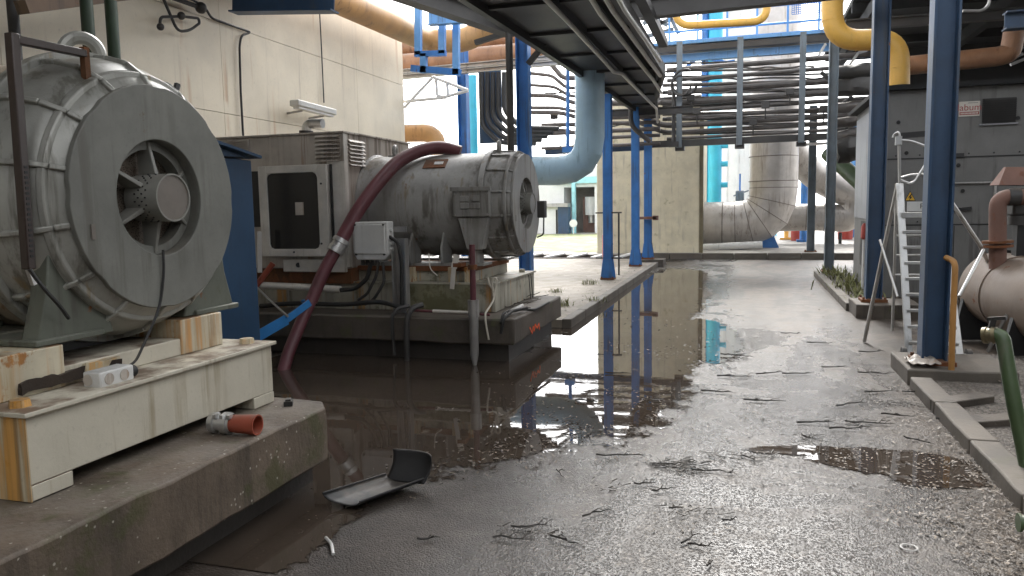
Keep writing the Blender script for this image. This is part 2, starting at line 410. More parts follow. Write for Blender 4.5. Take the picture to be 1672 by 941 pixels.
ob = bpy.data.objects.new('puddle', me); COL.objects.link(ob); tag(ob, kind='structure')

def rough_slab(x0, x1, y0, y1, z0, z1, size=.22, amp=.012):
    m = MB().box(x0, x1, y0, y1, z0, z1); m.cuts(size); m.roughen(amp, 2.2); m.roughen(amp * .5, 7); return m
# left pavement and its kerb
struct('pavement', rough_slab(-14, -2.42, 10.15, 22.3, -.1, .115, .9, .006), M['pave'])
for k in range(12):
    y0 = 10.15 + k * 1.0
    solo('kerb_stone', 'worn concrete kerb stone edging the left pavement beside the long puddle', 'kerb stone', rough_slab(-2.415, -2.28, y0, y0 + .985, -.1, .125, .2, .006), M['kerb'], 'left kerb stones', bevel=.012)
# right kerb (near run), far run, soil beds
struct('gravel_bed', rough_slab(1.56, 9, 1.2, 8.9, -.1, .055, .5, .012), M['gravel'])
for k in range(6):
    y0 = 1.5 + k * 1.0
    solo('kerb_stone', 'dark wet kerb stone edging the gravel strip at the right foreground', 'kerb stone', rough_slab(1.40, 1.57, y0, y0 + .985 - (.1 if k == 5 else 0), -.1, .105, .2, .007), M['kerb'], 'near right kerb stones', bevel=.012)
struct('soil_bed', rough_slab(1.60, 2.35, 12.55, 18.6, -.1, .07, .4, .012), M['gravel'])
for k in range(6):
    y0 = 12.55 + k * 1.0
    solo('kerb_stone', 'pale kerb stone edging the weedy bed beyond the second blue column', 'kerb stone', rough_slab(1.46, 1.61, y0, y0 + .985, -.1, .12, .2, .006), M['kerb'], 'far right kerb stones', bevel=.012)
# end of the road: cross kerb and yard behind it
struct('yard', rough_slab(-40, 40, 24.0, 120, -.1, .13, 12, .0), M['yard'])
for k in range(12):
    x0 = -3.2 + k * .95
    solo('kerb_stone', 'low kerb stone of the cross kerb closing the far end of the roadway', 'kerb stone', MB().box(x0, x0 + .935, 23.8, 23.995, -.1, .19), M['kerb'], 'cross kerb stones', bevel=.012)
gl = MB().grid(lambda u, v: V((-30 + 25.2 * u, 25.2 + 17 * v, .14 + .03 * noise.noise((u * 30, v * 20, 0)))), 60, 40)
tag(gl.build('grass', M['grass'], smooth=180), kind='stuff')
# open drain with slanting concrete bars
dr = thing('drain_channel', 'open concrete drain crossed by slanting bars behind the left pavement', 'drain', (-6.5, 22.9, 0))
MB().box(-14, -3.2, 22.3, 22.45, -.1, .13).box(-14, -3.2, 23.4, 23.55, -.1, .17).build('channel_wall', M['kerb'], dr)
MB().box(-14, -3.2, 22.45, 23.4, -.1, .012).build('channel_floor', M['wet_concrete'], dr)
for k in range(14):
    x = -13 + k * .72
    MB().bar((x, 22.4, .15), (x + .3, 23.45, .2), .16, .05).build('cross_bar', M['white'], dr)

# ================================================================ left cream building
wl = thing('cream_building', 'tall cream building with panel joints along the left side', 'building', (-10, 5, 0))
WX = -7.0
seam_y = [-7, -3.6, -.4, 2.6, 5.9, 9.25, 11.93, 13.15, 15.2]; seam_z = [0, 1.75, 3.04, 4.27, 5.32]
mb = MB()
for a, b in zip(seam_y, seam_y[1:]):
    for c, d in zip(seam_z, seam_z[1:]): mb.box(WX - .06, WX, a + .003, b - .003, c + .004, d - .004)
mb.build('wall', M['wall'], wl)
MB().box(-15, WX - .062, -7, 15.2, 0, 5.32).build('core_wall', M['seam'], wl)
MB().box(-15.1, WX + .05, -7.1, 13.0, 5.32, 5.42).build('roof', M['roofdark'], wl)

# things on that wall
lf = thing('wall_light', 'weathered fluorescent light fitting on the cream wall above the machine enclosure', 'lamp', AX(512, 178, WX + .25))
a, b = AX(480, 168, WX + .28), AX(543, 184, WX + .28)
MB().bar(a, b, .17, .10).build('housing', M['greypl'], lf, bevel=.02)
MB().bar(a + V((0, .05, -.06)), b + V((0, -.05, -.06)), .11, .05).build('diffuser', M['white'], lf, bevel=.01)
for t in (.2, .75):
    p = a.lerp(b, t); MB().bar(p + V((0, 0, -.09)), V((WX, p.y, p.z - .12)), .03, .03).build('bracket', M['conduit'], lf)
def wall_run(name, label, cat, pts, r, mat, x=WX + .05, bend=.08):
    return solo(name, label, cat, MB().tube([AX(px, py, x) for px, py in pts], r, bend, 8), mat)
wall_run('cable', 'black cable looping from the upper pipework down the cream wall', 'cable', [(300, -8), (335, 12), (345, 30), (410, 53), (394, 58), (391, 75), (393, 150), (397, 222)], .016, M['rubber'])
wall_run('conduit', 'thin dark conduit dropping down the cream wall to the light fitting', 'conduit', [(521, 5), (524, 60), (529, 168)], .011, M['dark'])
bp = thing('pipe_manifold', 'dark bent pipe manifold with round valves high on the cream wall', 'pipework', AX(300, 20, WX + .1))
MB().tube([AX(264, -8, WX + .15), AX(290, 52, WX + .15), AX(310, 50, WX + .15), AX(326, 38, WX + .15), AX(324, 30, WX + .15), AX(296, 27, WX + .15), AX(262, 28, WX + .15), AX(261, 42, WX + .15)], .018, .1, 8).build('pipe', M['dark'], bp)
MB().tube([AX(280, -4, WX + .15), AX(328, 13, WX + .15)], .03, 0, 8).build('branch_pipe', M['dark'], bp)
for px, py, r in ((328, 13, .075), (296, 26, .05), (262, 44, .045)): MB().ball(AX(px, py, WX + .17), r).build('valve', M['dark'], bp)
for (x0, y0, x1, y1), wd in (((140, -5, 150, 75), ' left one'), ((180, -5, 188, 92), ' right one')):
    p, q = AX(x0, y0, -5.6), AX(x1, y1, -5.6)
    solo('green_pipe', 'dark green vertical pipe behind the large motor,' + wd + ' of the pair', 'pipe', MB().cyl(V((-5.6, p.y, 3.6)), V((-5.6, p.y, 0)), .055, seg=12), M['green_dark'], 'green pipes behind the large motor')
solo('rusty_beam', 'rusty horizontal beam at the upper left corner above the large motor', 'beam', MB().bar(AX(35, 12, -6.2), AX(225, -12, -6.2), .14, .12), M['oldbrown'])
solo('dark_pipe', 'dark vertical pipe against the wall at the left edge behind the square bar', 'pipe', MB().cyl(V((-6.6, AX(22, 30, -6.6).y, 4.2)), V((-6.6, AX(22, 30, -6.6).y, 0)), .05), M['dark'])
eb = thing('exhaust_elbow', 'short steel exhaust elbow on top of the off-white machine enclosure', 'pipe', AY(500, 217, 8.9))
MB().tube([AY(500, 222, 8.9), AY(501, 202, 8.9), AY(527, 202, 8.9)], .062, .12, 14).build('elbow', M['steel'], eb)
MB().cyl(AY(500, 218, 8.9), AY(500, 214, 8.9), .09).build('collar', M['dark'], eb)

# ================================================================ electric motors
def motor(label, xf, yc, zc, rf, rd, bell, length, mats, ribs=14):
    body, facem, hubm, capm = mats
    rt = thing('electric_motor', label, 'motor', (xf - length / 2, yc, zc - rd - .1))
    O = V((xf, yc, zc)); D = V((-1, 0, 0)); rh = rf * .52
    # face plate with a slightly notched rim
    def wob(j, k, r):
        if j in (2, 3): return r - (.018 if (k % 12) in (0, 1, 2) else 0)
        return r
    m = MB().lathe(O, D, [(.10, rh), (0.0, rh), (0, rf), (.03, rf), (.03, rf - .04)], 96, wob=lambda j, k, r: r - (.007 if (j in (2, 3) and (k % 12) in (0, 1)) else 0))
    m.build('face_plate', facem, rt, bevel=.004)
    prof = [(.025, rf - .03), (.03, rf - .015), (.07, rf + (rd - rf) * .25), (bell * .45, rf + (rd - rf) * .72), (bell * .8, rd - .005), (bell, rd)]
    MB().lathe(O, D, prof, 64).build('end_bell', body, rt)
    # raised ribs along the bell
    rb = MB()
    for k in range(ribs):
        a = 2 * math.pi * (k + .5) / ribs; e = V((0, math.cos(a), math.sin(a))); t = V((0, -math.sin(a), math.cos(a)))
        for (s0, r0), (s1, r1) in zip(prof[1:], prof[2:]):
            p, q = O + D * s0 + e * (r0 + .008), O + D * s1 + e * (r1 + .008)
            rb.bar(p, q, .026, .028, e)
    rb.lathe(O, D, [(.075, rf + (rd - rf) * .25 + .001), (.075, rf + (rd - rf) * .25 + .028), (.11, rf + (rd - rf) * .32 + .028), (.11, rf + (rd - rf) * .32)], 64)
    rb.build('ribs', body, rt, bevel=.006)
    MB().lathe(O, D, [(bell, rd - .02), (bell, rd + .035), (bell + .07, rd + .035), (bell + .07, rd - .02)], 64).build('flange_ring', body, rt, bevel=.006)
    MB().cbox(O + V((.003, -rf * .80, -rf * .28)), .008, .022, .07).build('plate_slot', capm, rt)
    # recess: rim, screen, spokes, perforated hub
    MB().lathe(O, D, [(.065, rh - .004), (.065, rh * .84), (.14, rh * .84), (.14, rh - .004)], 64).build('inner_ring', facem, rt)
    MB().lathe(O, D, [(.15, .001), (.15, rh * .97)], 48).build('air_screen', M['screen'], rt)
    for k in range(6):
        a = R(90 + 60 * k); e = V((0, math.cos(a), math.sin(a))); t = V((0, -math.sin(a), math.cos(a)))
        i, o = O + e * rh * .40, O + e * rh * .96
        w0, w1 = .013 * rf / .57, .009
        MB().hexa([i + D * .13 - t * w0, i + D * .13 + t * w0, o + D * .125 + t * w1, o + D * .125 - t * w1,
                   i + D * .02 - t * w0, i + D * .02 + t * w0, o + D * .06 + t * w1, o + D * .06 - t * w1]).build('spoke', hubm, rt, bevel=.004)
    hr = rh * .415
    hb = MB().lathe(O, D, [(.13, hr * .98), (-.062, hr), (-.074, hr), (-.074, hr * .93), (-.066, hr * .92)], 40).build('hub', hubm, rt)
    MB().lathe(O, D, [(-.067, hr * .925), (-.069, .001)], 40).build('hub_cap', capm, hb)
    ho = MB()
    for k in range(40):
        for j in range(4):
            if (k + j) % 2: continue
            a = 2 * math.pi * k / 40; e = V((0, math.cos(a), math.sin(a)))
            p = O + D * (-.005 + j * .022) + e * hr * .985
            ho.cyl(p, p + e * .006 * (hr / .14), .0045, seg=6)
    ho.build('vent_holes', M['darker'], hb)
    for k in range(3):
        a = R(70 + 120 * k); e = V((0, math.cos(a), math.sin(a))); p = O + e * hr * .82 - D * -.069
        MB().cyl(p, p - D * .012, .014, seg=6).build('bolt', M['rust'], hb)
    return rt, O, D
m1, O1, D1 = motor('large grey green electric motor with spoked air intake on the near cream base', -2.9, 3.29, 1.735, .57, .725, .37, 2.6, (M['motor_a'], M['face_a'], M['hub'], M['hubcap']), 14)
# drum behind the bell, wrapped in a crumpled jacket
def crumple(j, k, r): return r + .035 * noise.noise((j * .8, math.cos(k / 64 * 6.283) * 3, math.sin(k / 64 * 6.283) * 3))
MB().lathe(O1, D1, [(.49, .70)] + [(.52 + .13 * i, .72) for i in range(17)] + [(2.65, .5)], 64, wob=lambda j, k, r: crumple(j, k, r)).build('jacket', M['canvas'], m1, smooth=60)
for t in (-1, 1):                       # feet
    y = O1.y + t * .52
    MB().prism([(-3.02, y - (.17 if t < 0 else .27), 1.07), (-3.02, y + (.17 if t > 0 else .27), 1.07), (-3.02, y + .15 - t * .05, 1.30), (-3.02, y + t * .02 + .05, 1.52), (-3.02, y + t * .02 - .05, 1.52), (-3.02, y - .15 - t * .05, 1.30)], (-.10, 0, 0)).build('foot', M['foot'], m1, bevel=.008)
    MB().prism([(-3.0, y - .19, 1.07), (-3.0, y + .19, 1.07), (-3.0, y + .19, 1.10), (-3.0, y - .19, 1.10)], (-2.0, 0, 0)).build('foot_plate', M['foot'], m1, bevel=.006)
    MB().prism([(-3.6, y - .15, 1.09), (-3.6, y + .15, 1.09), (-3.6, y - t * .1 + .1, 1.5), (-3.6, y - t * .1 - .1, 1.5)], (-.10, 0, 0)).build('foot', M['foot'], m1, bevel=.008)
le = MB(); p = AX(133, 80, -3.34); le.torus((-3.34, p.y, 2.49), (.8, -.6, 0), .085, .034, 28, 10); le.box(-3.40, -3.28, p.y - .11, p.y + .11, 2.42, 2.475)
le.build('lifting_eye', M['motor_a'], m1)
for px, py in ((289, 141), (362, 365)):
    q = AX(px, py, -3.02); d = (q - V((q.x, O1.y, O1.z))).normalized(); MB().cyl(q - d * .05, q + d * .012, .018, seg=6).build('rim_bolt', M['dark'], m1)
MB().cbox(AX(107, 306, -3.12) , .05, .05, .045).build('side_fitting', M['dark'], m1, bevel=.008)
# square bracket bar in front of the motor
sb = thing('square_bar_bracket', 'dark rusty square bar bent down in front of the large motor', 'bracket', AX(50, 440, -3.02))
A_, B_, C_ = AX(138, 88, -3.02), AX(20, 64, -3.02), AX(47, 440, -3.02)
MB().bar(A_, B_, .036, .036).build('arm', M['bar'], sb, bevel=.005)
MB().bar(B_ + V((0, 0, .025)), C_, .04, .045, (1, 0, 0)).build('upright', M['bar'], sb, bevel=.005)
MB().bar(A_ + V((0, 0, .03)), A_ + V((0, 0, -.12)), .03, .03, (1, 0, 0)).build('stud', M['rust'], sb)
sl = MB()
for i in range(18):
    p = B_.lerp(C_, .55 + i * .023); sl.cbox(p + V((.022, 0, 0)), .006, .016, .012)
sl.build('slots', M['darker'], sb)
MB().bar(C_, C_ + V((0, .02, -.07)), .02, .02, (1, 0, 0)).build('tip', M['steel'], sb)
solo('cable', 'thin black cable hanging from the large motor face to the white junction box', 'cable', MB().tube([AX(266, 408, -2.885), AX(268, 440, -2.885), AX(262, 500, -2.9), AX(236, 560, -2.88), AX(222, 590, -2.86), AX(207, 600, -2.85)], .007, .08, 6), M['rubber'])
solo('cable', 'black cable sagging below the dark square bar across the large motor foot', 'cable', MB().tube([AX(48, 440, -2.98), AX(70, 470, -2.96), AX(98, 500, -2.95), AX(112, 520, -2.97)], .009, .06, 6), M['rubber'])

# cream steel base under the large motor
b1 = thing('motor_base', 'cream rust-streaked steel base with torn edge under the large motor', 'machine base', (-4.2, 3.1, .5))
bx, y0, y1 = -2.755, 2.29, 3.96
MB().box(-5.6, bx, y0, y1, .565, .85).build('lower_beam', M['white_base'], b1, bevel=.006)
for ya, yb in ((y0 + .002, y0 + .20), (y1 - .20, y1 - .002)): MB().box(-5.6, bx + .004, ya, yb, .5, .565).build('beam_foot', M['white_base'], b1, bevel=.004)
MB().box(-5.62, bx + .025, y0 - .02, y1 + .02, .851, .872).build('top_flange', M['white_base'], b1, bevel=.004)
MB().box(-5.58, bx + .006, y0 - .006, y0 - .001, .50, .85).build('end_panel', M['rust_base'], b1)
MB().box(-5.0, -2.99, 2.36, 3.80, .872, .965).build('upper_beam', M['white_base'], b1, bevel=.006)
MB().box(-5.0, -2.98, 3.46, 3.806, .8725, 1.068).build('foot_block', M['rust_block'], b1, bevel=.006)
MB().box(-5.0, -2.98, 2.354, 2.70, .8725, 1.068).build('foot_block', M['rust_block'], b1, bevel=.006)
MB().box(-5.0, -3.3, 2.75, 3.41, .967, 1.02).build('pan', M['darker'], b1)  # black block filling the dark gap under the motor
tm = MB().box(-3.02, -2.962, 2.46, 3.0, .892, .94); tm.cuts(.04); tm.roughen(.018, 14); tm.build('torn_rust_edge', M['rustdark'], b1)
tm = MB().box(-3.0, -2.966, 2.80, 3.02, .915, .955); tm.cuts(.04); tm.roughen(.014, 17); tm.build('rust_flake', M['rust_base'], b1)
for py_, pz in ((3.87, .872), (2.36, .872)): MB().cyl((-2.86, py_, pz), (-2.86, py_, pz + .03), .045, .04, 6).build('bolt', M['rust_base'], b1)
jb = thing('junction_box', 'small white junction box with round knockouts on the rim of the cream base', 'junction box', AX(178, 628, -2.83))
c = AX(178, 614, -2.84); MB().cbox(c, .10, .20, .075).build('box', M['greypl'], jb, bevel=.008)
for dy in (-.05, .04): MB().cyl(c + V((.05, dy, 0)), c + V((.054, dy, 0)), .026).build('knockout', M['encl_b'], jb)
for dx in (-.02,): MB().cyl(c + V((dx, -.1, 0)), c + V((dx, -.104, 0)), .026).build('knockout', M['encl_b'], jb)
MB().cyl(c + V((0, .10, -.005)), c + V((0, .15, -.005)), .028).build('gland', M['rubber'], jb)

# concrete plinth 1
p1 = thing('concrete_plinth', 'long mossy concrete plinth with overhanging slab under the cream motor base', 'plinth', (-4.2, 1.5, 0))
m = MB().prism([(-6.2, -1.2, .175), (-2.38, -1.2, .175), (-2.38, 3.93, .175), (-2.48, 4.06, .175), (-6.2, 4.06, .175)], (0, 0, .322)); m.cuts(.16); m.roughen(.012, 3.0); m.roughen(.006, 9)
m.build('slab', M['slab_a'], p1, bevel=.014)
m = MB().box(-6.1, -2.53, -1.1, 3.99, -.1, .18); m.cuts(.3); m.roughen(.01, 3); m.build('footing', M['wet_concrete'], p1)
# things on the plinth
rn = thing('hose_coupling', 'short orange red hose stub with grey clamp lying on the left plinth', 'hose coupling', AZ(385, 705, .5))
a, b = AZ(346, 690, .55), AZ(421, 694, .55)
d = (b - a).normalized()
MB().lathe(a, d, [(0, .04), (.0, .052), (.03, .056), (.035, .046), (.07, .046), (.075, .058), (.11, .058), (.112, .05), (.125, .05)], 24, True).build('clamp', M['steel'], rn)
L = (b - a).length
MB().lathe(a, d, [(.122, .046), (L, .054), (L, .047), (.14, .040), (.14, .001)], 28).build('hose_end', M['redstub'], rn)
for q in (.02, .06, .10): MB().cbox(a + d * q + V((.03, -.03, .045)), .02, .03, .02).build('lug', M['steel'], rn)
c = AZ(471, 658, .51); solo('rubber_block', 'small black rubber block near the far end of the left plinth', 'block', MB().cbox(c, .05, .07, .03, Matrix.Rotation(.5, 3, 'Z')).cbox(c + V((0, 0, .02)), .03, .05, .012, Matrix.Rotation(.5, 3, 'Z')), M['rubber'])

# blue cabinet between the two machines
bc = thing('blue_cabinet', 'tall blue steel cabinet with sloping roof between the two motors', 'cabinet', (-4.85, 5.4, 0))
MB().box(-5.4, -4.3, 4.75, 6.02, 0, 2.12).build('body', M['blue_cab'], bc, bevel=.006)
MB().hexa([(-5.45, 4.68, 2.36), (-4.24, 4.68, 2.36), (-4.24, 6.1, 2.14), (-5.45, 6.1, 2.14), (-5.45, 4.68, 2.385), (-4.24, 4.68, 2.385), (-4.24, 6.1, 2.165), (-5.45, 6.1, 2.165)]).build('roof', M['blue_cab'], bc)
MB().prism([(-5.38, 4.77, 2.125), (-5.38, 4.77, 2.34), (-5.38, 6.0, 2.145)], (1.07, 0, 0)).build('gable', M['blue_cab'], bc)
MB().cyl(AX(362, 270, -4.3), AX(362, 270, -4.285), .02).build('lamp_button', M['greypl'], bc)
MB().cyl(AX(367, 358, -4.3), AX(367, 358, -4.26), .022).build('knob', M['darker'], bc)

# ================================================================ second machine
p2 = thing('concrete_plinth', 'dark damp concrete plinth with orange spray mark under the second motor', 'plinth', (-5, 8.6, 0))
m = MB().box(-8, -2.33, 7.62, 9.78, .205, .485); m.cuts(.2); m.roughen(.012, 3.0); m.roughen(.006, 9); m.build('slab', M['slab_b'], p2, bevel=.02)
m = MB().box(-7.9, -2.43, 7.75, 9.66, -.1, .21); m.cuts(.3); m.roughen(.01, 3); m.build('footing', M['wet_concrete'], p2)
MBm = MB()
for pts in ([(865, 535), (869, 545), (871, 533)], [(872, 541), (874, 530), (877, 536), (880, 528), (881, 539)]):
    q = [AX(px, py, -2.316) for px, py in pts]
    for u, v in zip(q, q[1:]): MBm.bar(u, v, .02, .006, (1, 0, 0))
MBm.build('spray_mark', M['spray'], p2)

e2 = thing('machine_enclosure', 'stained off-white sheet enclosure with dark window door beside the second motor', 'enclosure', (-5.2, 8.8, .9))
cx = AY(560, 217, 7.95).x; xl = AY(330, 225, 7.95).x; zt = AY(560, 217, 7.95).z
MB().box(xl, cx, 7.95, 9.75, .98, zt).build('body', M['encl_b'], e2, bevel=.01)
MB().box(xl - .02, cx + .015, 7.93, 9.77, zt + .001, zt + .02).build('roof', M['encl_b'], e2)
for (u0, u1, v0, v1) in ((515, 556, 222, 260), (372, 408, 230, 250)):
    m = MB(); a, b = AY(u0, v0, 7.945), AY(u1, v1, 7.945)
    for k in range(7):
        z = a.z + (b.z - a.z) * k / 6; m.hexa([(a.x, 7.949, z), (b.x, 7.949, z), (b.x, 7.949, z + .012), (a.x, 7.949, z + .012), (a.x, 7.915, z - .022), (b.x, 7.915, z - .022), (b.x, 7.92, z - .014), (a.x, 7.92, z - .014)])
    m.build('louvre', M['encl_b'], e2)
m = MB()
for k in range(7):
    z = zt - .07 - k * .045; m.hexa([(cx + .001, 8.05, z), (cx + .001, 8.42, z), (cx + .001, 8.42, z + .012), (cx + .001, 8.05, z + .012), (cx + .035, 8.05, z - .022), (cx + .035, 8.42, z - .022), (cx + .03, 8.42, z - .014), (cx + .03, 8.05, z - .014)])
m.build('louvre', M['encl_b'], e2)
# the door: a frame standing proud, rounded dark pane
a, b = AY(428, 419, 7.86), AY(532, 268, 7.86); ga, gb = AY(440, 407, 7.86), AY(517, 281, 7.86)
dr2 = MB().box(a.x, ga.x, 7.86, 7.945, a.z, b.z).box(gb.x, b.x, 7.86, 7.945, a.z, b.z).box(ga.x, gb.x, 7.86, 7.945, a.z, ga.z).box(ga.x, gb.x, 7.86, 7.945, gb.z, b.z).build('door', M['door_white'], e2, bevel=.005)
MB().box(ga.x, gb.x, 7.885, 7.9, ga.z, gb.z).build('pane', M['glass'], dr2)
cor = MB()
for sx, sz, qx, qz in ((1, 1, ga.x, ga.z), (-1, 1, gb.x, ga.z), (1, -1, ga.x, gb.z), (-1, -1, gb.x, gb.z)):
    cor.prism([(qx, 7.862, qz), (qx + sx * .06, 7.862, qz), (qx + sx * .018, 7.862, qz + sz * .018), (qx, 7.862, qz + sz * .06)], (0, .02, 0))
cor.build('corner_fillet', M['door_white'], dr2)
MB().box(b.x + .02, b.x + .035, 7.90, 7.946, a.z, b.z).build('door_gap', M['darker'], dr2)
for px, py in ((524, 300), (525, 398), (480, 412)): MB().cyl(AY(px, py, 7.858), AY(px, py, 7.85), .012).build('latch', M['dark'], dr2)
c = AY(489, 341, 7.883); MB().cbox(c, .11, .004, .15).build('pane_label', M['encl_b'], dr2)
MB().box(xl, a.x - .03, 7.93, 7.949, a.z + .35, b.z - .05).build('dark_opening', M['darker'], e2)
q0, q1 = AY(463, 440, 7.93), AY(566, 424, 7.93); MB().box(q0.x, q1.x, 7.92, 7.948, q0.z - .03, q1.z).build('lower_panel', M['door_white'], e2, bevel=.01)
MB().cyl(AY(487, 433, 7.918), AY(487, 433, 7.912), .03).build('panel_hole', M['darker'], e2)
MB().box(AY(536, 300, 7.95).x, cx + .004, 7.936, 7.949, 1.0, AY(540, 264, 7.95).z).build('corner_panel', M['door_white'], e2)
MB().box(cx + .001, cx + .008, 7.94, 8.02, 1.0, zt - .01).build('corner_trim', M['door_white'], e2)
MB().box(xl, cx, 8.0, 9.7, .80, .98).build('plinth_frame', M['rust'], e2)

b2 = thing('motor_base', 'mossy stained steel base under the second motor on the dark plinth', 'machine base', (-3.9, 8.9, .48))
bx2 = -2.68
MB().box(-8, bx2, 8.08, 9.72, .49, .80).build('lower_beam', M['base_b'], b2, bevel=.006)
MB().box(AY(665, 480, 8.06).x, AY(770, 480, 8.06).x, 8.068, 8.078, .495, .80).build('mossy_panel', M['moss_base'], b2)
MB().box(-8, bx2 + .02, 8.06, 9.74, .802, .82).build('top_flange', M['base_b'], b2)
MB().box(-4.45, -2.98, 8.2, 9.5, .822, .94).build('upper_beam', M['base_b'], b2, bevel=.006)
MB().box(-4.45, -2.96, 8.17, 9.52, .942, 1.0).build('rail', M['rust'], b2)
for x in (-3.75, -3.25, -3.05): MB().box(x, x + .07, 8.1, 8.198, .822, .99).build('gusset', M['rust_base'], b2)
for y in (8.3, 9.5): MB().cyl((-2.78, y, .822), (-2.78, y, .86), .04, seg=6).build('bolt', M['base_b'], b2)

m2, O2, D2 = motor('grey tubular electric motor with terminal box and fan grille on the second plinth', -2.50, 8.80, 1.70, .585, .615, .34, 2.0, (M['motor_b'], M['motor_b'], M['hub'], M['motor_b']), 14)
MB().lathe(O2, D2, [(.40, .60), (.42, .612), (1.9, .612), (1.92, .64), (1.99, .64), (2.0, .5)], 64).build('drum', M['motor_b'], m2)
for x in (-2.95, -3.35, -3.75, -4.2):
    MB().prism([(x, 8.19, 1.0), (x, 8.19, 1.22), (x, 8.30, 1.42), (x, 8.5, 1.15), (x, 8.5, 1.0)], (-.022, 0, 0)).build('side_fin', M['motor_b'], m2)
    MB().prism([(x, 9.41, 1.0), (x, 9.41, 1.22), (x, 9.30, 1.42), (x, 9.1, 1.15), (x, 9.1, 1.0)], (-.022, 0, 0)).build('side_fin', M['motor_b'], m2)
MB().box(-4.4, -2.85, 8.19, 8.5, 1.001, 1.03).build('foot_plate', M['motor_b'], m2); MB().box(-4.4, -2.85, 9.1, 9.41, 1.001, 1.03).build('foot_plate', M['motor_b'], m2)
for px in (815, 645):
    x = AY(px, 240, 8.8).x; MB().torus((x, 8.8, 2.37), (1, .2, 0), .065, .024, 24, 8).box(x - .05, x + .05, 8.7, 8.9, 2.29, 2.32).build('lifting_eye', M['motor_b'], m2)
a, b = AY(739, 355, 8.12), AY(798, 306, 8.12)
tb = MB().box(a.x, b.x, 8.12, 8.45, a.z, b.z).build('terminal_box', M['motor_b'], m2, bevel=.01)
MB().box(a.x - .02, b.x + .02, 8.10, 8.119, b.z - .035, b.z + .01).build('box_lid', M['motor_b'], tb)
m = MB(); w = b.x - a.x; h = b.z - a.z
for i in range(2):
    for j in range(2): m.box(a.x + w * (.22 + .3 * i), a.x + w * (.46 + .3 * i), 8.105, 8.119, a.z + h * (.28 + .25 * j), a.z + h * (.48 + .25 * j))
m.build('raised_emblem', M['motor_b'], tb, bevel=.006)
for fx in (.06, .94):
    for fz in (.08, .8): MB().cyl((a.x + w * fx, 8.119, a.z + h * fz), (a.x + w * fx, 8.105, a.z + h * fz), .014, seg=6).build('bolt', M['motor_b'], tb)
t0, t1 = AY(748, 356, 8.15), AY(798, 356, 8.15); q0, q1 = AY(762, 408, 8.15), AY(786, 408, 8.15)
MB().hexa([(q0.x, 8.15, q0.z), (q1.x, 8.15, q0.z), (q1.x, 8.32, q0.z), (q0.x, 8.32, q0.z), (t0.x, 8.14, t0.z), (t1.x, 8.14, t0.z), (t1.x, 8.42, t0.z), (t0.x, 8.42, t0.z)]).build('cable_funnel', M['motor_b'], tb, bevel=.008)
c = AY(711, 268, 8.42); d = (V((c.x, 8.8, 1.7)) - c).normalized()
u = V((1, 0, 0)); c = V((c.x, 8.8, 1.7)) - d * .614
MB().bar(c + d.cross(u) * -.0 - u * .14, c + u * .14, .16, .012, d).build('name_plate', M['rust'], m2)
c2 = c - d * .008; MB().bar(c2 - u * .01 , c2 + u * .10, .05, .01, d).build('label_tag', M['white'], m2)
q = AY(885, 342, 8.8); MB().cbox(q, .09, .12, .20).build('fan_box', M['dark'], m2, bevel=.01)
MB().tube([q + V((.02, 0, -.1)), q + V((.02, -.02, -.3)), q + V((-.06, -.03, -.33))], .009, .04, 6).build('fan_cable', M['rubber'], m2)
# white electrical box on its post
wb = thing('electrical_box', 'white electrical box on a grey channel post before the second motor', 'electrical box', AY(640, 500, 7.75))
a, b = AY(577, 425, 7.72), AY(632, 362, 7.72); w = b.x - a.x
MB().prism([(a.x + .05, 7.72, a.z), (b.x - .05, 7.72, a.z), (b.x, 7.72, a.z + .06), (b.x, 7.72, b.z), (a.x, 7.72, b.z), (a.x, 7.72, a.z + .08)], (0, .16, 0)).build('box', M['greypl'], wb, bevel=.012)
MB().box(a.x + .03, b.x - .03, 7.705, 7.719, a.z + .07, b.z - .03).build('lid', M['greypl'], wb, bevel=.008)
for fx in (.1, .9):
    for fz in (.15, .92): MB().cyl((a.x + w * fx, 7.72, a.z + (b.z - a.z) * fz), (a.x + w * fx, 7.70, a.z + (b.z - a.z) * fz), .012, seg=8).build('screw', M['dark'], wb)
for k in range(4): MB().cyl((a.x + .08 + k * .06, 7.79, a.z), (a.x + .08 + k * .06, 7.79, a.z - .06), .02, seg=10).build('gland', M['dark'], wb)
for k in range(4): MB().cyl((b.x, 7.79, b.z - .1 - k * .07), (b.x + .03, 7.79, b.z - .1 - k * .07), .022, seg=10).build('gland', M['greypl'], wb)
pa, pb = AY(653, 502, 7.78), AY(653, 390, 7.78)
ps = MB().box(pa.x - .085, pa.x + .085, 7.86, 7.875, .48, pb.z).box(pa.x - .085, pa.x - .07, 7.78, 7.859, .48, pb.z).box(pa.x + .07, pa.x + .085, 7.78, 7.859, .48, pb.z).build('post', M['conduit'], wb)
MB().box(a.x + .1, pa.x + .06, 7.88, 7.90, b.z - .12, b.z - .06).build('cross_arm', M['conduit'], wb)
def run2(name, label, cat, pts, r, mat, bend=.06, seg=8, group=None):
    return solo(name, label, cat, MB().tube([AY(px, py, y) for px, py, y in pts], r, bend, seg), mat, group)
run2('cable', 'black cable curving out of the right side of the white electrical box into the post', 'cable', [(632, 385, 7.78), (650, 395, 7.76), (656, 430, 7.77), (656, 500, 7.77)], .022, M['rubber'])
run2('cable', 'black cable looping below the white electrical box to the pale horizontal pipe', 'cable', [(606, 428, 7.79), (600, 455, 7.79), (580, 472, 7.79), (556, 474, 7.78)], .026, M['rubber'])
run2('cable', 'grey cable looping down from the white box glands towards the base', 'cable', [(618, 428, 7.79), (615, 450, 7.78), (600, 480, 7.79), (585, 490, 7.82)], .018, M['dark'])
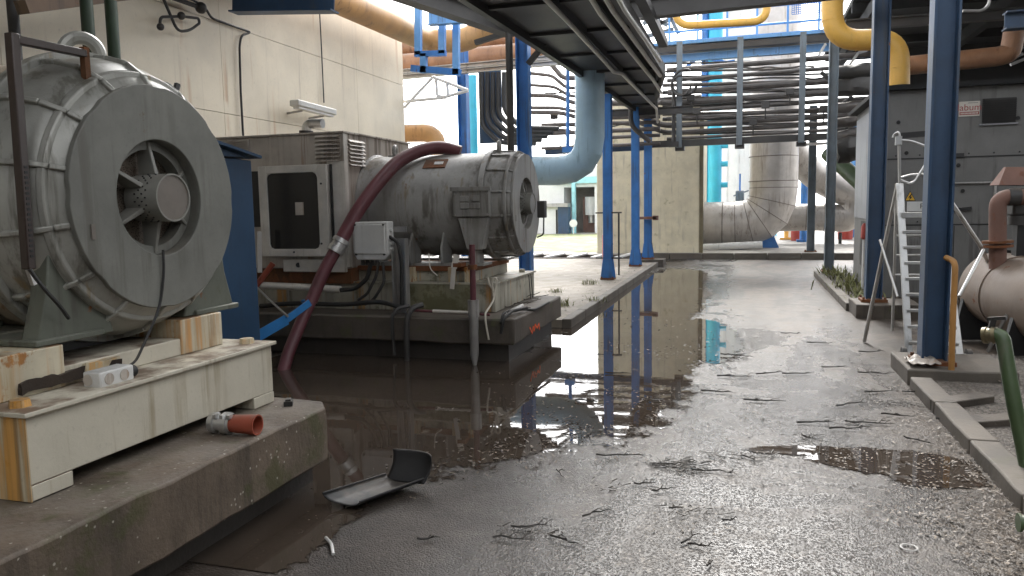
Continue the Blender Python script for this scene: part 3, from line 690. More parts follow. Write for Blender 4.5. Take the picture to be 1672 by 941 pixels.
run2('cable', 'grey cable bundle bending beside the box post towards the plinth', 'cable', [(625, 428, 7.79), (628, 460, 7.78), (610, 490, 7.79), (596, 497, 7.8)], .018, M['dark'])
run2('pale_pipe', 'pale horizontal conduit pipe along the foot of the off-white enclosure', 'pipe', [(420, 466, 7.80), (470, 468, 7.80), (556, 473, 7.80)], .042, M['door_white'], 0, 12)
run2('red_pipe', 'short faded red pipe slanting up behind the blue cabinet edge', 'pipe', [(418, 468, 7.75), (446, 430, 7.85)], .035, M['redstub'], 0, 12)
run2('white_post', 'narrow cream post strip standing beside the blue cabinet', 'post', [(424, 445, 7.7), (423, 378, 7.7)], .035, M['door_white'], 0, 4)
run2('cable', 'thick black cable lying along the front edge of the dark plinth', 'cable', [(425, 500, 7.72), (480, 495, 7.74), (560, 498, 7.72), (620, 492, 7.75), (655, 502, 7.72)], .028, M['rubber'], .2)
run2('cable', 'black cable draped over the dark plinth and hanging to the water, left of the pair', 'cable', [(668, 500, 7.72), (650, 503, 7.62), (640, 515, 7.585), (641, 545, 7.585), (644, 580, 7.585)], .02, M['dark'])
run2('cable', 'thicker black cable draped over the dark plinth and hanging into the puddle', 'cable', [(690, 498, 7.72), (672, 503, 7.62), (664, 520, 7.58), (664, 560, 7.575), (666, 612, 7.575)], .034, M['dark'])
rr = thing('striped_rod', 'red rod with a white middle section lying along the front of the dark plinth', 'rod', AY(740, 510, 7.66))
MB().cyl(AY(676, 507, 7.66), AY(800, 514, 7.66), .016, seg=8).build('rod', M['hose'], rr)
MB().cyl(AY(707, 508, 7.655), AY(768, 511, 7.655), .019, seg=8).build('white_sleeve', M['signwhite'], rr)
sp = thing('standpipe', 'vertical red pipe with grey lower sleeve dipping into the puddle before the second plinth', 'pipe', AY(774, 600, 7.5))
x = AY(773, 500, 7.5).x
MB().cyl((x, 7.5, 1.28), (x, 7.5, .62), .032).build('upper_pipe', M['hose'], sp)
MB().lathe((x, 7.5, 0), (0, 0, 1), [(.70, .034), (.70, .06), (.52, .06), (.52, .05), (.12, .045), (.005, .02)], 20).build('lower_sleeve', M['conduit'], sp)
MB().cyl((x, 7.5, 1.02), (x, 7.5, 1.07), .05).build('collar', M['rust'], sp)
st = thing('hanging_strap', 'pale strap hooked over the second motor rail beside the standpipe', 'strap', AY(742, 470, 8.05))
MB().bar(AY(746, 416, 8.03), AY(741, 438, 8.03), .07, .012, (0, 1, 0)).bar(AY(741, 438, 8.03), AY(738, 472, 8.03), .05, .012, (0, 1, 0)).build('webbing', M['signwhite'], st)
MB().box(AY(739, 418, 8.02).x, AY(752, 418, 8.02).x, 8.02, 8.2, 1.0, 1.045).build('hook', M['rust'], st)
rp = MB().tube([AY(796, 452, 8.03), AY(800, 468, 8.03), AY(808, 476, 8.02), AY(806, 490, 8.0), AY(800, 500, 7.85), AY(792, 512, 7.6), AY(793, 528, 7.59), AY(798, 555, 7.59)], .011, .05, 6)
rp.tube([AY(806, 484, 8.0), AY(803, 460, 8.01), AY(808, 452, 8.01), AY(812, 458, 8.01), AY(807, 478, 8.0)], .012, .05, 6)
solo('rope', 'pale knotted rope hanging over the corner of the second motor base', 'rope', rp, M['rope'])
run2('wire', 'thin pale wire curling off the mossy panel of the second motor base', 'wire', [(700, 414, 8.05), (702, 440, 8.05), (714, 450, 8.04)], .007, M['signwhite'])
run2('lamp_tube', 'white tube lying on the right corner of the dark plinth', 'tube', [(824, 513, 7.75), (853, 499, 8.2)], .02, M['whitestrip'], 0)
run2('cable', 'coiled black cable beside the white tube on the plinth corner', 'cable', [(818, 528, 7.6), (822, 510, 7.72), (850, 505, 8.1), (872, 506, 8.4), (896, 494, 9.0)], .016, M['rubber'])
run2('cable', 'second black cable end hanging over the plinth corner below the white tube', 'cable', [(860, 503, 8.2), (836, 508, 7.9), (822, 520, 7.6), (818, 545, 7.6)], .018, M['rubber'])
tw = MB()
for k in range(26):
    p = V((-2.62 + random.uniform(-.1, .12), 8.5 + random.uniform(-.05, 1.1), .50)); q = p + V((random.uniform(-.2, .2), random.uniform(-.25, .25), random.uniform(.0, .05)))
    tw.bar(p, q, .008, .008)
tag(tw.build('twig_litter', M['wood']), kind='stuff')
wr = MB()
for dx in (0, .05): wr.tube([(-2.62 + 0, 9.25 + dx * 2, .81), (-2.60, 9.25 + dx * 2, .5)], .006, 0, 5)
solo('wire', 'pair of stiff black wires down the right side of the second motor base', 'wire', wr, M['rubber'])

# large maroon hose over machine 2 and its blue strap
hs = thing('suction_hose', 'thick maroon hose arching over the second motor into the dark water', 'hose', AY(460, 610, 6.9))
k = AY(552, 402, 7.62)
MB().tube([AY(752, 249, 8.75), AY(722, 240, 8.7), AY(690, 244, 8.55), AY(650, 262, 8.3), AY(612, 305, 8.0), AY(580, 350, 7.8), k], .078, .35, 18).build('upper_hose', M['hose'], hs)
MB().tube([k, AY(530, 440, 7.5), AY(508, 492, 7.35)], .07, .2, 16).build('middle_hose', M['hose'], hs)
MB().tube([AY(508, 490, 7.35), AY(490, 530, 7.2), AY(471, 575, 7.0), AY(461, 612, 6.85)], .066, .3, 16).build('lower_hose', M['hose'], hs)
d = (AY(530, 440, 7.5) - k).normalized()
MB().lathe(k - d * .09, d, [(0, .08), (0, .095), (.05, .097), (.055, .085), (.1, .085), (.105, .098), (.17, .096), (.17, .07)], 24).build('coupling', M['steel'], hs)
c = AY(503, 496, 7.35); MB().torus(c, AY(508, 492, 7.35) - AY(490, 530, 7.2), .070, .014, 20, 8).build('blue_band', M['strap'], hs)
sm = MB().bar(AY(506, 494, 7.24), AY(468, 522, 7.0), .02, .075, (0, 0, 1)); sm.bar(AY(468, 522, 7.0), AY(418, 551, 6.75), .02, .11, (0, 0, 1))
solo('lay_flat_hose', 'bright blue flat strap tied from the maroon hose towards the blue cabinet', 'strap', sm, M['strap'])
run2('rope', 'thin grey cord tied to the bright blue strap', 'cord', [(420, 470, 7.3), (440, 490, 7.2), (470, 517, 6.98)], .012, M['conduit'])
# ================================================================ columns
def h_section(x, y, z0, z1, w, t=.02, d=None, along='x'):
    d = d or w; m = MB()
    if along == 'x':
        m.box(x - w / 2, x - w / 2 + t, y - d / 2, y + d / 2, z0, z1).box(x + w / 2 - t, x + w / 2, y - d / 2, y + d / 2, z0, z1).box(x - w / 2 + t, x + w / 2 - t, y - t * .4, y + t * .4, z0, z1)
    else:
        m.box(x - w / 2, x + w / 2, y - d / 2, y - d / 2 + t, z0, z1).box(x - w / 2, x + w / 2, y + d / 2 - t, y + d / 2, z0, z1).box(x - t * .4, x + t * .4, y - d / 2 + t, y + d / 2 - t, z0, z1)
    return m
def colx(pl, pr, py, y, w): return (AY(pl, py, y).x + w / 2) if pl < 1220 else (AY(pr, py, y).x - w / 2)
def column(label, x, y, z0, z1, w, mat, flare=False, base=True, along='x', group='steel columns', t=.02):
    rt = thing('steel_column', label, 'column', (x, y, z0), group)
    h_section(x, y, z0, z1, w, t, None, along).build('shaft', mat, rt, bevel=.004)
    if base:
        pb_ = MB().box(x - w * .8, x + w * .8, y - w * .8, y + w * .8, z0 - .02, z0 + .025).build('base_plate', M['rust'], rt, bevel=.004)
        for bx_ in (-.65, .65):
            for by_ in (-.65, .65): MB().cyl((x + w * bx_, y + w * by_, z0 + .025), (x + w * bx_, y + w * by_, z0 + .055), .018, seg=6).build('bolt', M['rust'], pb_)
    if flare:
        for sgn in (-1, 1):
            yy = y + sgn * (w / 2 + .008)
            MB().prism([(x - w * .8, yy, z0 + .026), (x + w * .8, yy, z0 + .026), (x + w * .75, yy, z0 + .1), (x + w * .52, yy, z0 + .42), (x - w * .52, yy, z0 + .42), (x - w * .75, yy, z0 + .1)], (0, .014 * sgn, 0)).build('gusset', mat, rt, bevel=.003)
        for sgn in (-1, 1):
            xx = x + sgn * (w / 2 + .003)
            MB().prism([(xx, y - .008, z0 + .026), (xx + sgn * w * .3, y - .008, z0 + .026), (xx, y - .008, z0 + .4)], (0, .016, 0)).build('stiffener', mat, rt)
    return rt
X0 = colx(846, 871, 200, 12, .20)
column('thick dark blue steel column right behind the fan end of the second motor', X0, 12, .115, 5.6, .20, M['blue'], base=True)
column('bright blue steel column with flared foot nearest the long puddle', AZ(993, 455, .13).x, AZ(993, 455, .13).y, .125, 3.95, .18, M['blue'], True, along='y')
column('blue steel column with flared foot, left of the close pair before the concrete block', AZ(1041, 432, .13).x, 19.6, .125, 4.1, .19, M['blue'], True, along='y')
column('blue steel column on a dark concrete pad, right of the close pair before the concrete block', AY(1058, 400, 21.3).x, 21.3, .20, 4.1, .2, M['blue'], True, along='y')
xp = AY(1060, 400, 21.3).x
solo('concrete_pad', 'dark concrete pad under the right of the paired blue columns', 'plinth', rough_slab(xp - .35, xp + .42, 20.95, 21.65, -.05, .18, .3, .008), M['slab_b'], bevel=.01)
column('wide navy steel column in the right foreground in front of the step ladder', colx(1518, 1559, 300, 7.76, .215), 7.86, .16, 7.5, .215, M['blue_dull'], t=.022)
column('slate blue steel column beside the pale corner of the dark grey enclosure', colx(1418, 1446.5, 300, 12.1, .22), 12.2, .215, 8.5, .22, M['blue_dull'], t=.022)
column('grey blue steel column in mid distance to the right of the road', colx(1349, 1365, 300, 18.8, .2), 18.9, .07, 8.5, .2, M['grey_post'], t=.02)
column('slim teal grey steel post standing beside the rear silver duct', AY(1325, 330, 25.5).x, 25.5, .13, 4.6, .22, M['grey_post'])
column('blue steel column seen between the cream wall and the dark pipe bundle', AY(757, 180, 17).x, 17, .115, 5.6, .22, M['blue'])
solo('concrete_pad', 'concrete pad with worn corner under the right foreground navy column', 'plinth', rough_slab(1.40, 2.28, 7.50, 8.35, -.1, .15, .2, .012), M['kerb'], bevel=.015)
solo('concrete_pad', 'black stained concrete pad under the slate blue column', 'plinth', rough_slab(1.50, 2.35, 11.75, 12.6, -.1, .20, .2, .012), M['slab_b'], bevel=.015)

# ================================================================ overhead cable tray along the road
tr = thing('cable_tray', 'broad sooty cable tray with cross rungs running overhead along the road', 'cable tray', (-2.1, 12, 4.05))
def tl(y): return -3.07 + (y - 10) * .036
TZ = 4.06
def tray_z(y): return TZ
mb = MB(); mb.hexa([(tl(2), 2, TZ + .05)] * 0) if False else mb.prism([(tl(2), 2, TZ + .05), (-1.45, 2, TZ + .05), (-1.5, 14.6, TZ + .05), (-1.98, 17.6, TZ + .05), (-2.35, 21.2, TZ + .05), (tl(21.2), 21.2, TZ + .05)], (0, 0, .03))
mb.build('pan', M['darker'], tr)
for xa, xb, wd, ye in ((tl(2), tl(21.2), .09, 21.2), (-1.45, -1.5, .07, 14.6), (-2.2, -2.2, .07, 17), (-1.72, -1.72, .06, 15)):
    MB().bar((xa, 2, TZ + .04), (xb, ye, TZ + .04), wd, .20).build('side_rail', M['darker'], tr)
MB().bar((-1.5, 14.6, TZ + .04), (-1.98, 17.6, TZ + .04), .07, .2).bar((-1.98, 17.6, TZ + .04), (-2.35, 21.2, TZ + .04), .07, .2).build('side_rail', M['darker'], tr)
for k in range(11):
    y = 2.6 + k * 1.64; MB().box(tl(y), -1.5 if y < 14.5 else -1.5 - (y - 14.5) * .13, y, y + .09, TZ + .005, TZ + .048).build('rung', M['darker'], tr)
rk = random.Random(3)
for k in range(12):
    y = 5 + k * 1.25; xa = tl(y) - .03; MB().bar((xa - .04, y, TZ + .16), (xa - .04, y + rk.uniform(.25, .5), TZ + .17), .06, .05).build('clip', M['conduit'], tr)
def overrun(label, pts, r=.028, mat='greypl'):
    return solo('conduit', label, 'conduit', MB().tube(pts, r, .05, 8), M[mat], 'conduits under the overhead tray')
def Q(px, py, z): return AZ(px, py, z)
Z1 = TZ - .08
overrun('pale conduit with a dog-leg under the middle of the overhead tray', [Q(700, -190, Z1), Q(924, 32, Z1), Q(985, 98, Z1), Q(1002, 118, Z1 - .02), Q(1016, 121, Z1 - .02), Q(1072, 178, Z1 - .03), Q(1074, 200, 3.75)], .03)
overrun('straight pale conduit under the tray, left of the straight three', [Q(860, -175, Z1), Q(980, 22, Z1), Q(1066, 130, Z1), Q(1080, 152, Z1)], .032)
overrun('straight pale conduit under the tray, middle of the straight three', [Q(905, -150, Z1), Q(1000, 17, Z1), Q(1078, 124, Z1)], .032)
overrun('straight pale conduit under the tray, right of the straight three', [Q(940, -130, Z1), Q(1020, 17, Z1), Q(1078, 100, Z1)], .028)
solo('cable_duct', 'dark square cable duct along the right side of the overhead tray', 'duct', MB().bar((-1.28, 3, TZ + .25), (-1.36, 13.2, TZ + .25), .14, .12), M['darker'])
# cross beams that carry the tray
def beam(label, p, q, w, h, mat, fl=.02):
    p, q = V(p), V(q); m = MB()
    m.bar(p + V((0, 0, h / 2)), q + V((0, 0, h / 2)), w, fl).bar(p - V((0, 0, h / 2)), q - V((0, 0, h / 2)), w, fl).bar(p, q, fl, h - fl)
    return solo('steel_beam', label, 'beam', m, M[mat])
beam('dark steel cross beam overhead from the thick blue column to the right', (X0, 11.4, 4.42), (2.1, 11.4, 4.52), .2, .26, 'dark')
beam('dark steel beam running from the thick blue column back over the orange pipe', (X0, 11.4, 4.36), AY(590, -40, 8.6), .2, .26, 'dark')
beam('light blue cross beam behind the dark beam left of the thick blue column', (AY(700, 24, 13.2).x, 13.2, AY(700, 30, 13.2).z), (X0, 13.2, AY(840, 20, 13.2).z), .16, .24, 'blue_light')
beam('dark blue beam end at the top left above the cream wall', AY(380, 4, 8.5), AY(546, 1, 8.5), .2, .25, 'blue_dull')
beam('short dark bracket beam under the tray end at the paired columns', (-3.6, 19.6, 3.98), (-1.3, 19.6, 3.98), .14, .16, 'dark')
beam('blue tie beam linking the flared columns above the puddle', AY(890, 248, 21.3), AY(1062, 240, 21.3), .14, .15, 'blue_dull')
for k, (u, v) in enumerate((((776, 70), (900, 32)), ((862, 105), (925, 30)))):
    p, q = AY(*u, 11.6), AY(*v, 11.6)
    solo('brace', ('lower' if k else 'upper') + ' dark diagonal brace where the tray meets the thick blue column', 'brace', MB().bar(p, q, .09, .07), M['dark'])
solo('brace', 'dark elbow bracket hanging below the tray beside the paired columns', 'brace', MB().tube([AY(1030, 172, 19.2), AY(1030, 206, 19.2), AY(1062, 232, 19.2)], .06, .2, 8), M['dark'])

dk = thing('shade_deck', 'unseen steel plate deck overhead, shaped to shade the large motor and wall', 'deck', (-4.3, 0, 4.2))  # deck above the frame, laid out to shade motor and wall
MB().box(-7.0, -4.6, -6, 10.2, 4.95, 5.0).box(-4.598, -3.0, -6, 5.0, 4.95, 5.0).build('plate', M['dark'], dk)
for k in range(7): MB().box(-7.0, -3.0 if k < 6 else -4.6, -5.5 + 1.9 * k + (3.5 if k == 6 else 0), -5.38 + 1.9 * k + (3.5 if k == 6 else 0), 4.8, 4.948).build('joist', M['blue_dull'], dk)

# ================================================================ pipe rack across the road end
rk1 = thing('pipe_rack', 'blue grey hanging pipe rack frame spanning the far end of the road', 'pipe rack', (0, 21.5, 3.2))
YR = 21.5
bl, br = AY(1040, 236, YR), AY(1415, 224, YR)
zb = AY(1200, 231, YR).z
MB().bar((bl.x, YR, zb), (br.x, YR, zb + .03), .16, .17).build('bottom_beam', M['dark'], rk1)
for px in (1110, 1207, 1307):
    p = AY(px, 240, YR); MB().box(p.x - .075, p.x + .075, YR - .28, YR - .19, zb - .12, 5.95).build('hanger_post', M['grey_post'], rk1, bevel=.004)
    MB().box(p.x - .11, p.x + .13, YR - .20, YR + .08, zb - .2, zb - .086).build('foot_bracket', M['dark'], rk1)
MB().bar(AY(1316, 236, YR - .3), AY(1400, 232, YR - .3), .07, .07).build('stub_rail', M['conduit'], rk1)
words = ['uppermost', 'second', 'third', 'fourth', 'fifth', 'sixth', 'seventh', 'eighth', 'lowest']
ys = [105, 122, 141, 161, 174, 186, 199, 210, 220]; rs = [.075, .055, .085, .085, .06, .05, .075, .06, .045]
rnd = random.Random(11)
for i, (yy, r) in enumerate(zip(ys, rs)):
    z = AY(1207, yy, YR).z; y = YR + rnd.uniform(-.1, .3)
    p, q = V((AY(1088, 200, YR).x, y, z - .02)), V((AY(1418, 200, YR).x, y, z + .04))
    pts = [p, q]
    if i in (3, 6, 7): pts = [V((p.x - .9, y - .3, z + .35)), V((p.x - .1, y, z)), p + V((.3, 0, 0)), q]
    solo('rack_pipe', words[i] + ' sooty horizontal pipe of the rack crossing the far road end', 'pipe', MB().tube(pts, r, .3, 10), M['rackpipe'], 'rack pipes across the far road end')
# left field of the rack behind the pale blue pipe
ys2 = [127, 146, 159, 171, 183, 194, 204, 215, 226, 240]
w2 = ['topmost', 'second', 'third', 'fourth', 'fifth', 'sixth', 'seventh', 'eighth', 'ninth', 'lowest']
YL = 20.8
for i, yy in enumerate(ys2):
    a, b = AY(884, yy + rnd.uniform(0, 4), YL), AY(1078, yy - 2 - i * .4, YL)
    dz = (.62, .5, .4, .3, .2, .25, 0, 0, .35, 0)[i]
    pts = [a, b] if dz == 0 else [a + V((-.55, 0, dz)), a + V((.25 + .06 * i, 0, dz * .7)), a + V((.6 + .1 * i, 0, 0)), b]
    solo('rack_pipe', w2[i] + ' dark pipe of the left rack bay between the thick column and the paired columns', 'pipe', MB().tube(pts, (.07, .05, .045, .06, .05, .06, .05, .06, .05, .045)[i], .15, 10), M['rackpipe'], 'rack pipes in the left bay')
for k in range(11):
    yp = 100 + k * 11.5 + rnd.uniform(-2, 2); y = YR + .75 + rnd.uniform(0, .5); a, b = AY(1082, yp + 4, y), AY(1415 if k % 3 else 1330, yp - 2, y)
    solo('rack_pipe', 'thin dark pipe of the rear layer behind the cross rack, ' + ('topmost', 'second', 'third', 'fourth', 'fifth', 'sixth', 'seventh', 'eighth', 'ninth', 'tenth', 'lowest')[k] + ' of eleven', 'pipe', MB().tube([a, b], rnd.choice((.03, .04, .055)), 0, 8), M['rackpipe' if k % 2 else 'dark'], 'rear layer rack pipes')
wv = random.Random(31)
for k, (x0p, x1p, yp, lab) in enumerate(((1100, 1330, 114, 'top'), (1120, 1400, 131, 'upper'), (1090, 1310, 152, 'middle'), (1180, 1410, 168, 'lower'), (1110, 1400, 193, 'bottom'), (890, 1060, 152, 'upper left bay'), (900, 1075, 177, 'middle left bay'), (886, 1040, 209, 'lower left bay'))):
    pts = [AY(x0p + (x1p - x0p) * t / 12, yp + wv.uniform(-2.5, 2.5) - t * .4, YR - .15) for t in range(13)]
    solo('cable', 'loose sagging cable draped along the pipe rack, ' + lab + ' one', 'cable', MB().tube(pts, wv.uniform(.018, .032), .12, 6), M['dark' if k % 2 else 'rackpipe'], 'loose cables on the pipe rack')
for k, (px, py) in enumerate(((1128, 160), (1138, 182), (1250, 172), (1230, 200), (1345, 178), (1290, 150), (960, 200), (905, 190), (1044, 160))):
    p = AY(px, py, YR - .2)
    solo('junction_box', 'small dark junction box clipped among the rack pipes', 'junction box', MB().cbox(p, .2, .12, .16).cyl(p - V((0, 0, .08)), p - V((0, 0, .35)), .02, seg=6), M['dark'], 'dark boxes among the rack pipes', bevel=.01)
for k, (px, py, px2, py2, r_) in enumerate(((1355, 150, 1392, 158, .05), (1380, 196, 1404, 250, .045), (1340, 118, 1400, 128, .05))):
    solo('flexible_hose', ('upper', 'long drooping', 'topmost')[k] + ' black flexible hose hanging beside the grey blue column', 'hose', MB().tube([AY(px, py, 20.5), AY((px + px2) / 2, max(py, py2) + 14, 20.5), AY(px2, py2, 20.5)], r_, .6, 8), M['dark'])
for k, (px, y0, y1, yy) in enumerate(((927, 108, 245, 20.3), (1100, 150, 236, 21.2))):
    p, q = AY(px, y0, yy), AY(px, y1, yy)
    solo('hanger_rod', ('blue steel hanger rod in front of the left rack bay', 'slim dark hanger rod at the left end of the rack frame')[k], 'hanger', MB().cyl(p, q, .05, seg=8).cbox(q, .26, .2, .14), M['blue' if k == 0 else 'dark'])
solo('cable_loop', 'coil of dark cable hung at the left end of the pipe rack', 'cable', MB().torus(AY(1118, 135, 21), (.2, 1, .1), .33, .035, 24, 6, 20, 300).torus(AY(1112, 140, 20.9), (.1, 1, .2), .25, .03, 24, 6, 0, 280), M['dark'])
for k in range(5):                       # dark vertical bundle left of the thick column
    px = 787 + k * 9; yy = 14.6
    p, q = AY(px, 118, yy), AY(px, 205 - k * 6, yy)
    pts = [p, q, q + V((.35, .0, -.35)), q + V((1.1, 0, -.4))]
    solo('vertical_pipe', ('leftmost', 'second', 'third', 'fourth', 'rightmost')[k] + ' of the dark vertical pipes bundled beside the thick blue column', 'pipe', MB().tube(pts, .05, .15, 8), M['dark'], 'dark vertical pipe bundle')
dp = AY(787, 165, 14.9); solo('cable_ladder', 'dark blue vertical cable ladder beside the pipe bundle', 'cable ladder', MB().box(dp.x - .05, dp.x + .42, 14.85, 14.9, AY(787, 235, 14.9).z, AY(787, 118, 14.9).z), M['blue_dull'])
x = AY(832, 120, 11).x
solo('vertical_pipe', 'single dark sooty pipe dropping just left of the thick blue column', 'pipe', MB().tube([(x, 11, 4.5), (x, 11, 2.45)], .055), M['dark'])

# ================================================================ coloured pipes
lb = MB().tube([AY(963, 60, 14.3), AY(963, 278, 14.3), AY(700, 282, 14.3)], .275, .62, 32, n=4)
solo('pale_blue_pipe', 'fat pale blue pipe turning through an elbow behind the second motor', 'pipe', lb, M['pale_blue'], smooth=12)
yp = thing('yellow_pipe', 'ochre yellow pipe with double bend dropping onto the dark enclosure roof', 'pipe', AY(1467, 138, 13.7))
yy = 13.7
MB().tube([AY(1359, -160, yy), AY(1359, 67, yy), AY(1467, 64, yy), AY(1467, 140, yy)], .165, .42, 24, n=8).build('pipe', M['yellow'], yp)
for px, py, ax in ((1359, 34, (0, 0, 1)), (1467, 112, (0, 0, 1)), (1398, 66, (1, 0, 0))): MB().torus(AY(px, py, yy), ax, .164, .006, 24, 6).build('weld', M['yellow'], yp)
ys_ = 21
solo('yellow_pipe', 'slim yellow pipe bending upward above the light blue walkway', 'pipe', MB().tube([AY(1090, -40, ys_), AY(1106, 34, ys_), AY(1120, 42, ys_), AY(1252, 34, ys_), AY(1252, -60, ys_)], .10, .35, 14), M['yellow'])
solo('orange_pipe', 'fat orange brown pipe running under the eaves and bending right then up', 'pipe',
     MB().tube([AX(420, -63, -6.35), AX(700, 68, -6.35), AY(782, 66, 15.0) + V((0, 0, 0)), AY(830, -30, 15.0)], .235, .55, 24, n=8), M['orange_br'])
for k, (py, r, yy, x1) in enumerate(((74, .20, 18.4, -3.9), (100, .24, 18.0, -4.0))):
    a = AY(640, py, yy)
    solo('brown_pipe', ('upper', 'lower')[k] + ' thick brown pipe crossing behind the blue pipe hangers', 'pipe', MB().cyl((a.x - 3, yy, AY(750, py, yy).z), (x1 + 1.2, yy, AY(750, py, yy).z + .1), r, seg=20), M['brown'])
for k, py in enumerate((112, 121)):
    a = AY(750, py, 16.5); beam(('upper', 'lower')[k] + ' pale horizontal rail below the brown pipes', (-9, 16.5, a.z), (AY(985, py, 16.5).x, 16.5, a.z + .1), .14, .08, 'conduit')
hg = thing('pipe_hanger', 'blue steel frame hanger holding the orange pipe beside the cream wall', 'hanger', AY(720, 118, 13.6))
for (u0, v0, u1, v1) in ((683, -20, 683, 90), (722, 20, 722, 88), (745, 34, 745, 122), (692, 88, 692, 120)):
    p, q = AY(u0, v0, 13.6), AY(u1, v1, 13.6); MB().bar(p, q, .12, .1, (0, 1, 0)).build('hanger_bar', M['blue_light'], hg)
MB().bar(AY(678, 89, 13.6), AY(728, 87, 13.6), .1, .1).build('cross_bar', M['blue'], hg)
MB().bar(AY(672, 112, 13.6), AY(752, 119, 13.6), .1, .12).build('cross_bar', M['blue'], hg)
wbk = MB()
for a, b in (((660, 176), (707, 126)), ((707, 126), (764, 148)), ((764, 148), (722, 160)), ((722, 160), (660, 166)), ((712, 130), (714, 156)), ((714, 156), (728, 160)), ((730, 136), (732, 158))):
    wbk.cyl(AY(*a, 15.3), AY(*b, 15.3), .035, seg=8)
solo('wall_bracket', 'pale triangular tube bracket projecting from the corner of the cream wall', 'bracket', wbk, M['white'])
solo('orange_pipe', 'short orange brown pipe with elbow beside the cream wall corner', 'pipe', MB().tube([AY(640, 218, 16), AY(714, 217, 16), AY(713, 275, 16)], .2, .34, 20), M['orange_br'])
cy = MB(); p = AY(771, 120, 22); cy.cyl((p.x, 22, .1), (p.x, 22, 5.6), .13, seg=12)
solo('cyan_post', 'cyan post seen between blue column and dark pipe bundle', 'post', cy, M['cyan'])

# ================================================================ walkway bridge
wk = thing('walkway', 'light blue steel walkway bridge with railing above the pipe rack', 'walkway', (0, 22.5, 5.9))
WY = 22.6
zc = AY(1215, 75, WY).z
wx0, wx1 = AY(1068, 80, WY).x, AY(1350, 50, WY).x + .2
MB().box(wx0, wx1, WY, WY + .04, zc - .28, zc - .1).box(wx0, wx1, WY - .1, WY + .1, zc - .31, zc - .281).build('lower_girder', M['blue_light'], wk)
MB().box(wx0, wx1, WY - .25, WY + .1, zc - .07, zc + .09).build('girder', M['dark'], wk)
MB().box(wx0, wx1, WY - .3, WY + 1.6, zc + .12, zc + .2).build('deck', M['blue_light'], wk)
MB().box(wx0, wx1, WY + 1.3, WY + 1.36, zc + .2, zc + .55).build('toe_board', M['blue_light'], wk)
for k in range(6):
    x = wx0 + .3 + k * (wx1 - wx0 - .6) / 5; MB().box(x - .03, x + .03, WY + 1.24, WY + 1.3, zc + .2, zc + 1.35).build('rail_post', M['blue_light'], wk)
for dz in (.8, 1.3): MB().cyl((wx0, WY + 1.27, zc + dz), (wx1, WY + 1.27, zc + dz), .035, seg=8).build('handrail', M['blue_light'], wk)
a = AY(1293, 24, WY + 1.0); b = AY(1345, -8, WY + 1.0)
gm = MB()
for k in range(15):
    x = a.x + (b.x - a.x) * k / 14; gm.box(x - .008, x + .008, WY + 1, WY + 1.015, a.z, b.z)
for k in range(9):
    z = a.z + (b.z - a.z) * k / 8; gm.box(a.x, b.x, WY + .985, WY + 1, z - .008, z + .008)
gm.build('mesh_gate', M['blue'], wk)
tb_ = MB()
for a, b in (((1118, 112), (1142, 92)), ((1142, 92), (1160, 116)), ((1142, 92), (1200, 106)), ((1100, 118), (1200, 100)), ((1150, 96), (1150, 118))):
    tb_.bar(AY(*a, 27), AY(*b, 27), .1, .1)
solo('roof_truss', 'small blue lattice truss behind the upper rack pipes', 'truss', tb_, M['blue'])
tg = MB()
for a, b in (((1050, 40), (1085, 10)), ((1065, 45), (1098, 30)), ((1060, 25), (1090, 42)), ((1055, 60), (1100, 48)), ((1085, 10), (1108, 55))):
    tg.bar(AY(*a, 24), AY(*b, 24), .11, .11)
solo('roof_truss', 'grey lattice bracing at the left end of the light blue walkway', 'truss', tg, M['grey_post'])

# ================================================================ concrete block house, silver ducts, tank
bx0, bx1 = AY(975, 418, 24.8).x, AY(1141, 415, 24.8).x
ch = thing('concrete_building', 'pale windowless concrete block building at the far end of the road', 'building', ((bx0 + bx1) / 2, 26.5, .13))
MB().box(bx0, bx1, 24.8, 29.5, .1, AY(1060, 165, 24.8).z).build('wall', M['concrete'], ch, bevel=.03)
MB().box(bx1 + .001, bx1 + .12, 24.85, 24.95, .1, AY(1060, 165, 24.8).z).build('corner_strip', M['brass'], ch)
MB().box(bx0 - .03, bx1 + .03, 24.77, 29.5, AY(1060, 165, 24.8).z, AY(1060, 160, 24.8).z).build('roof', M['kerb'], ch)

def mitre(pts, r, rad, seg=36, n=5): return MB().tube(pts, r, rad, seg, True, n)
sd = thing('silver_duct', 'huge silver clad duct dropping and turning left into the concrete building', 'duct', AY(1265, 400, 28))
pz = AY(1200, 367, 28)
top = V((AY(1264, 200, 28).x, 28, 9.0)); low = V((AY(1262, 360, 28).x, 28, pz.z)); lef = V((bx1 - .3, 28, pz.z))
MB().tube([top, low, lef], .80, 1.25, 36, n=5).build('duct', M['silver'], sd, smooth=12)
for q in rounded([top, low, lef], 1.25, 5)[1:-1]: pass
el = rounded([top, low, lef], 1.25, 5)
for i in range(1, len(el) - 1): MB().torus(el[i], el[i + 1] - el[i - 1], .80, .014, 36, 6).build('band', M['band'], sd)
for px in (1150, 1180): MB().torus((AY(px, 367, 28).x, 28, pz.z), (1, 0, 0), .80, .02, 36, 6).build('band', M['band'], sd)
for py in (256, 296, 210, 120): MB().torus((top.x, 28, AY(1264, py, 28).z), (0, 0, 1), .80, .018, 36, 6).build('band', M['band'], sd)
bp_ = V((AY(1252, 398, 28).x, 28, .13))
MB().prism([(bp_.x - .4, 27.8, .13), (bp_.x + .4, 27.8, .13), (bp_.x + .3, 27.8, .35), (bp_.x + .15, 27.8, .75), (bp_.x - .15, 27.8, .75), (bp_.x - .3, 27.8, .35)], (0, .3, 0)).build('support_foot', M['blue'], sd)
s2 = thing('silver_duct', 'smaller silver branch duct looping round behind the big one to the right', 'duct', AY(1370, 400, 30.5))
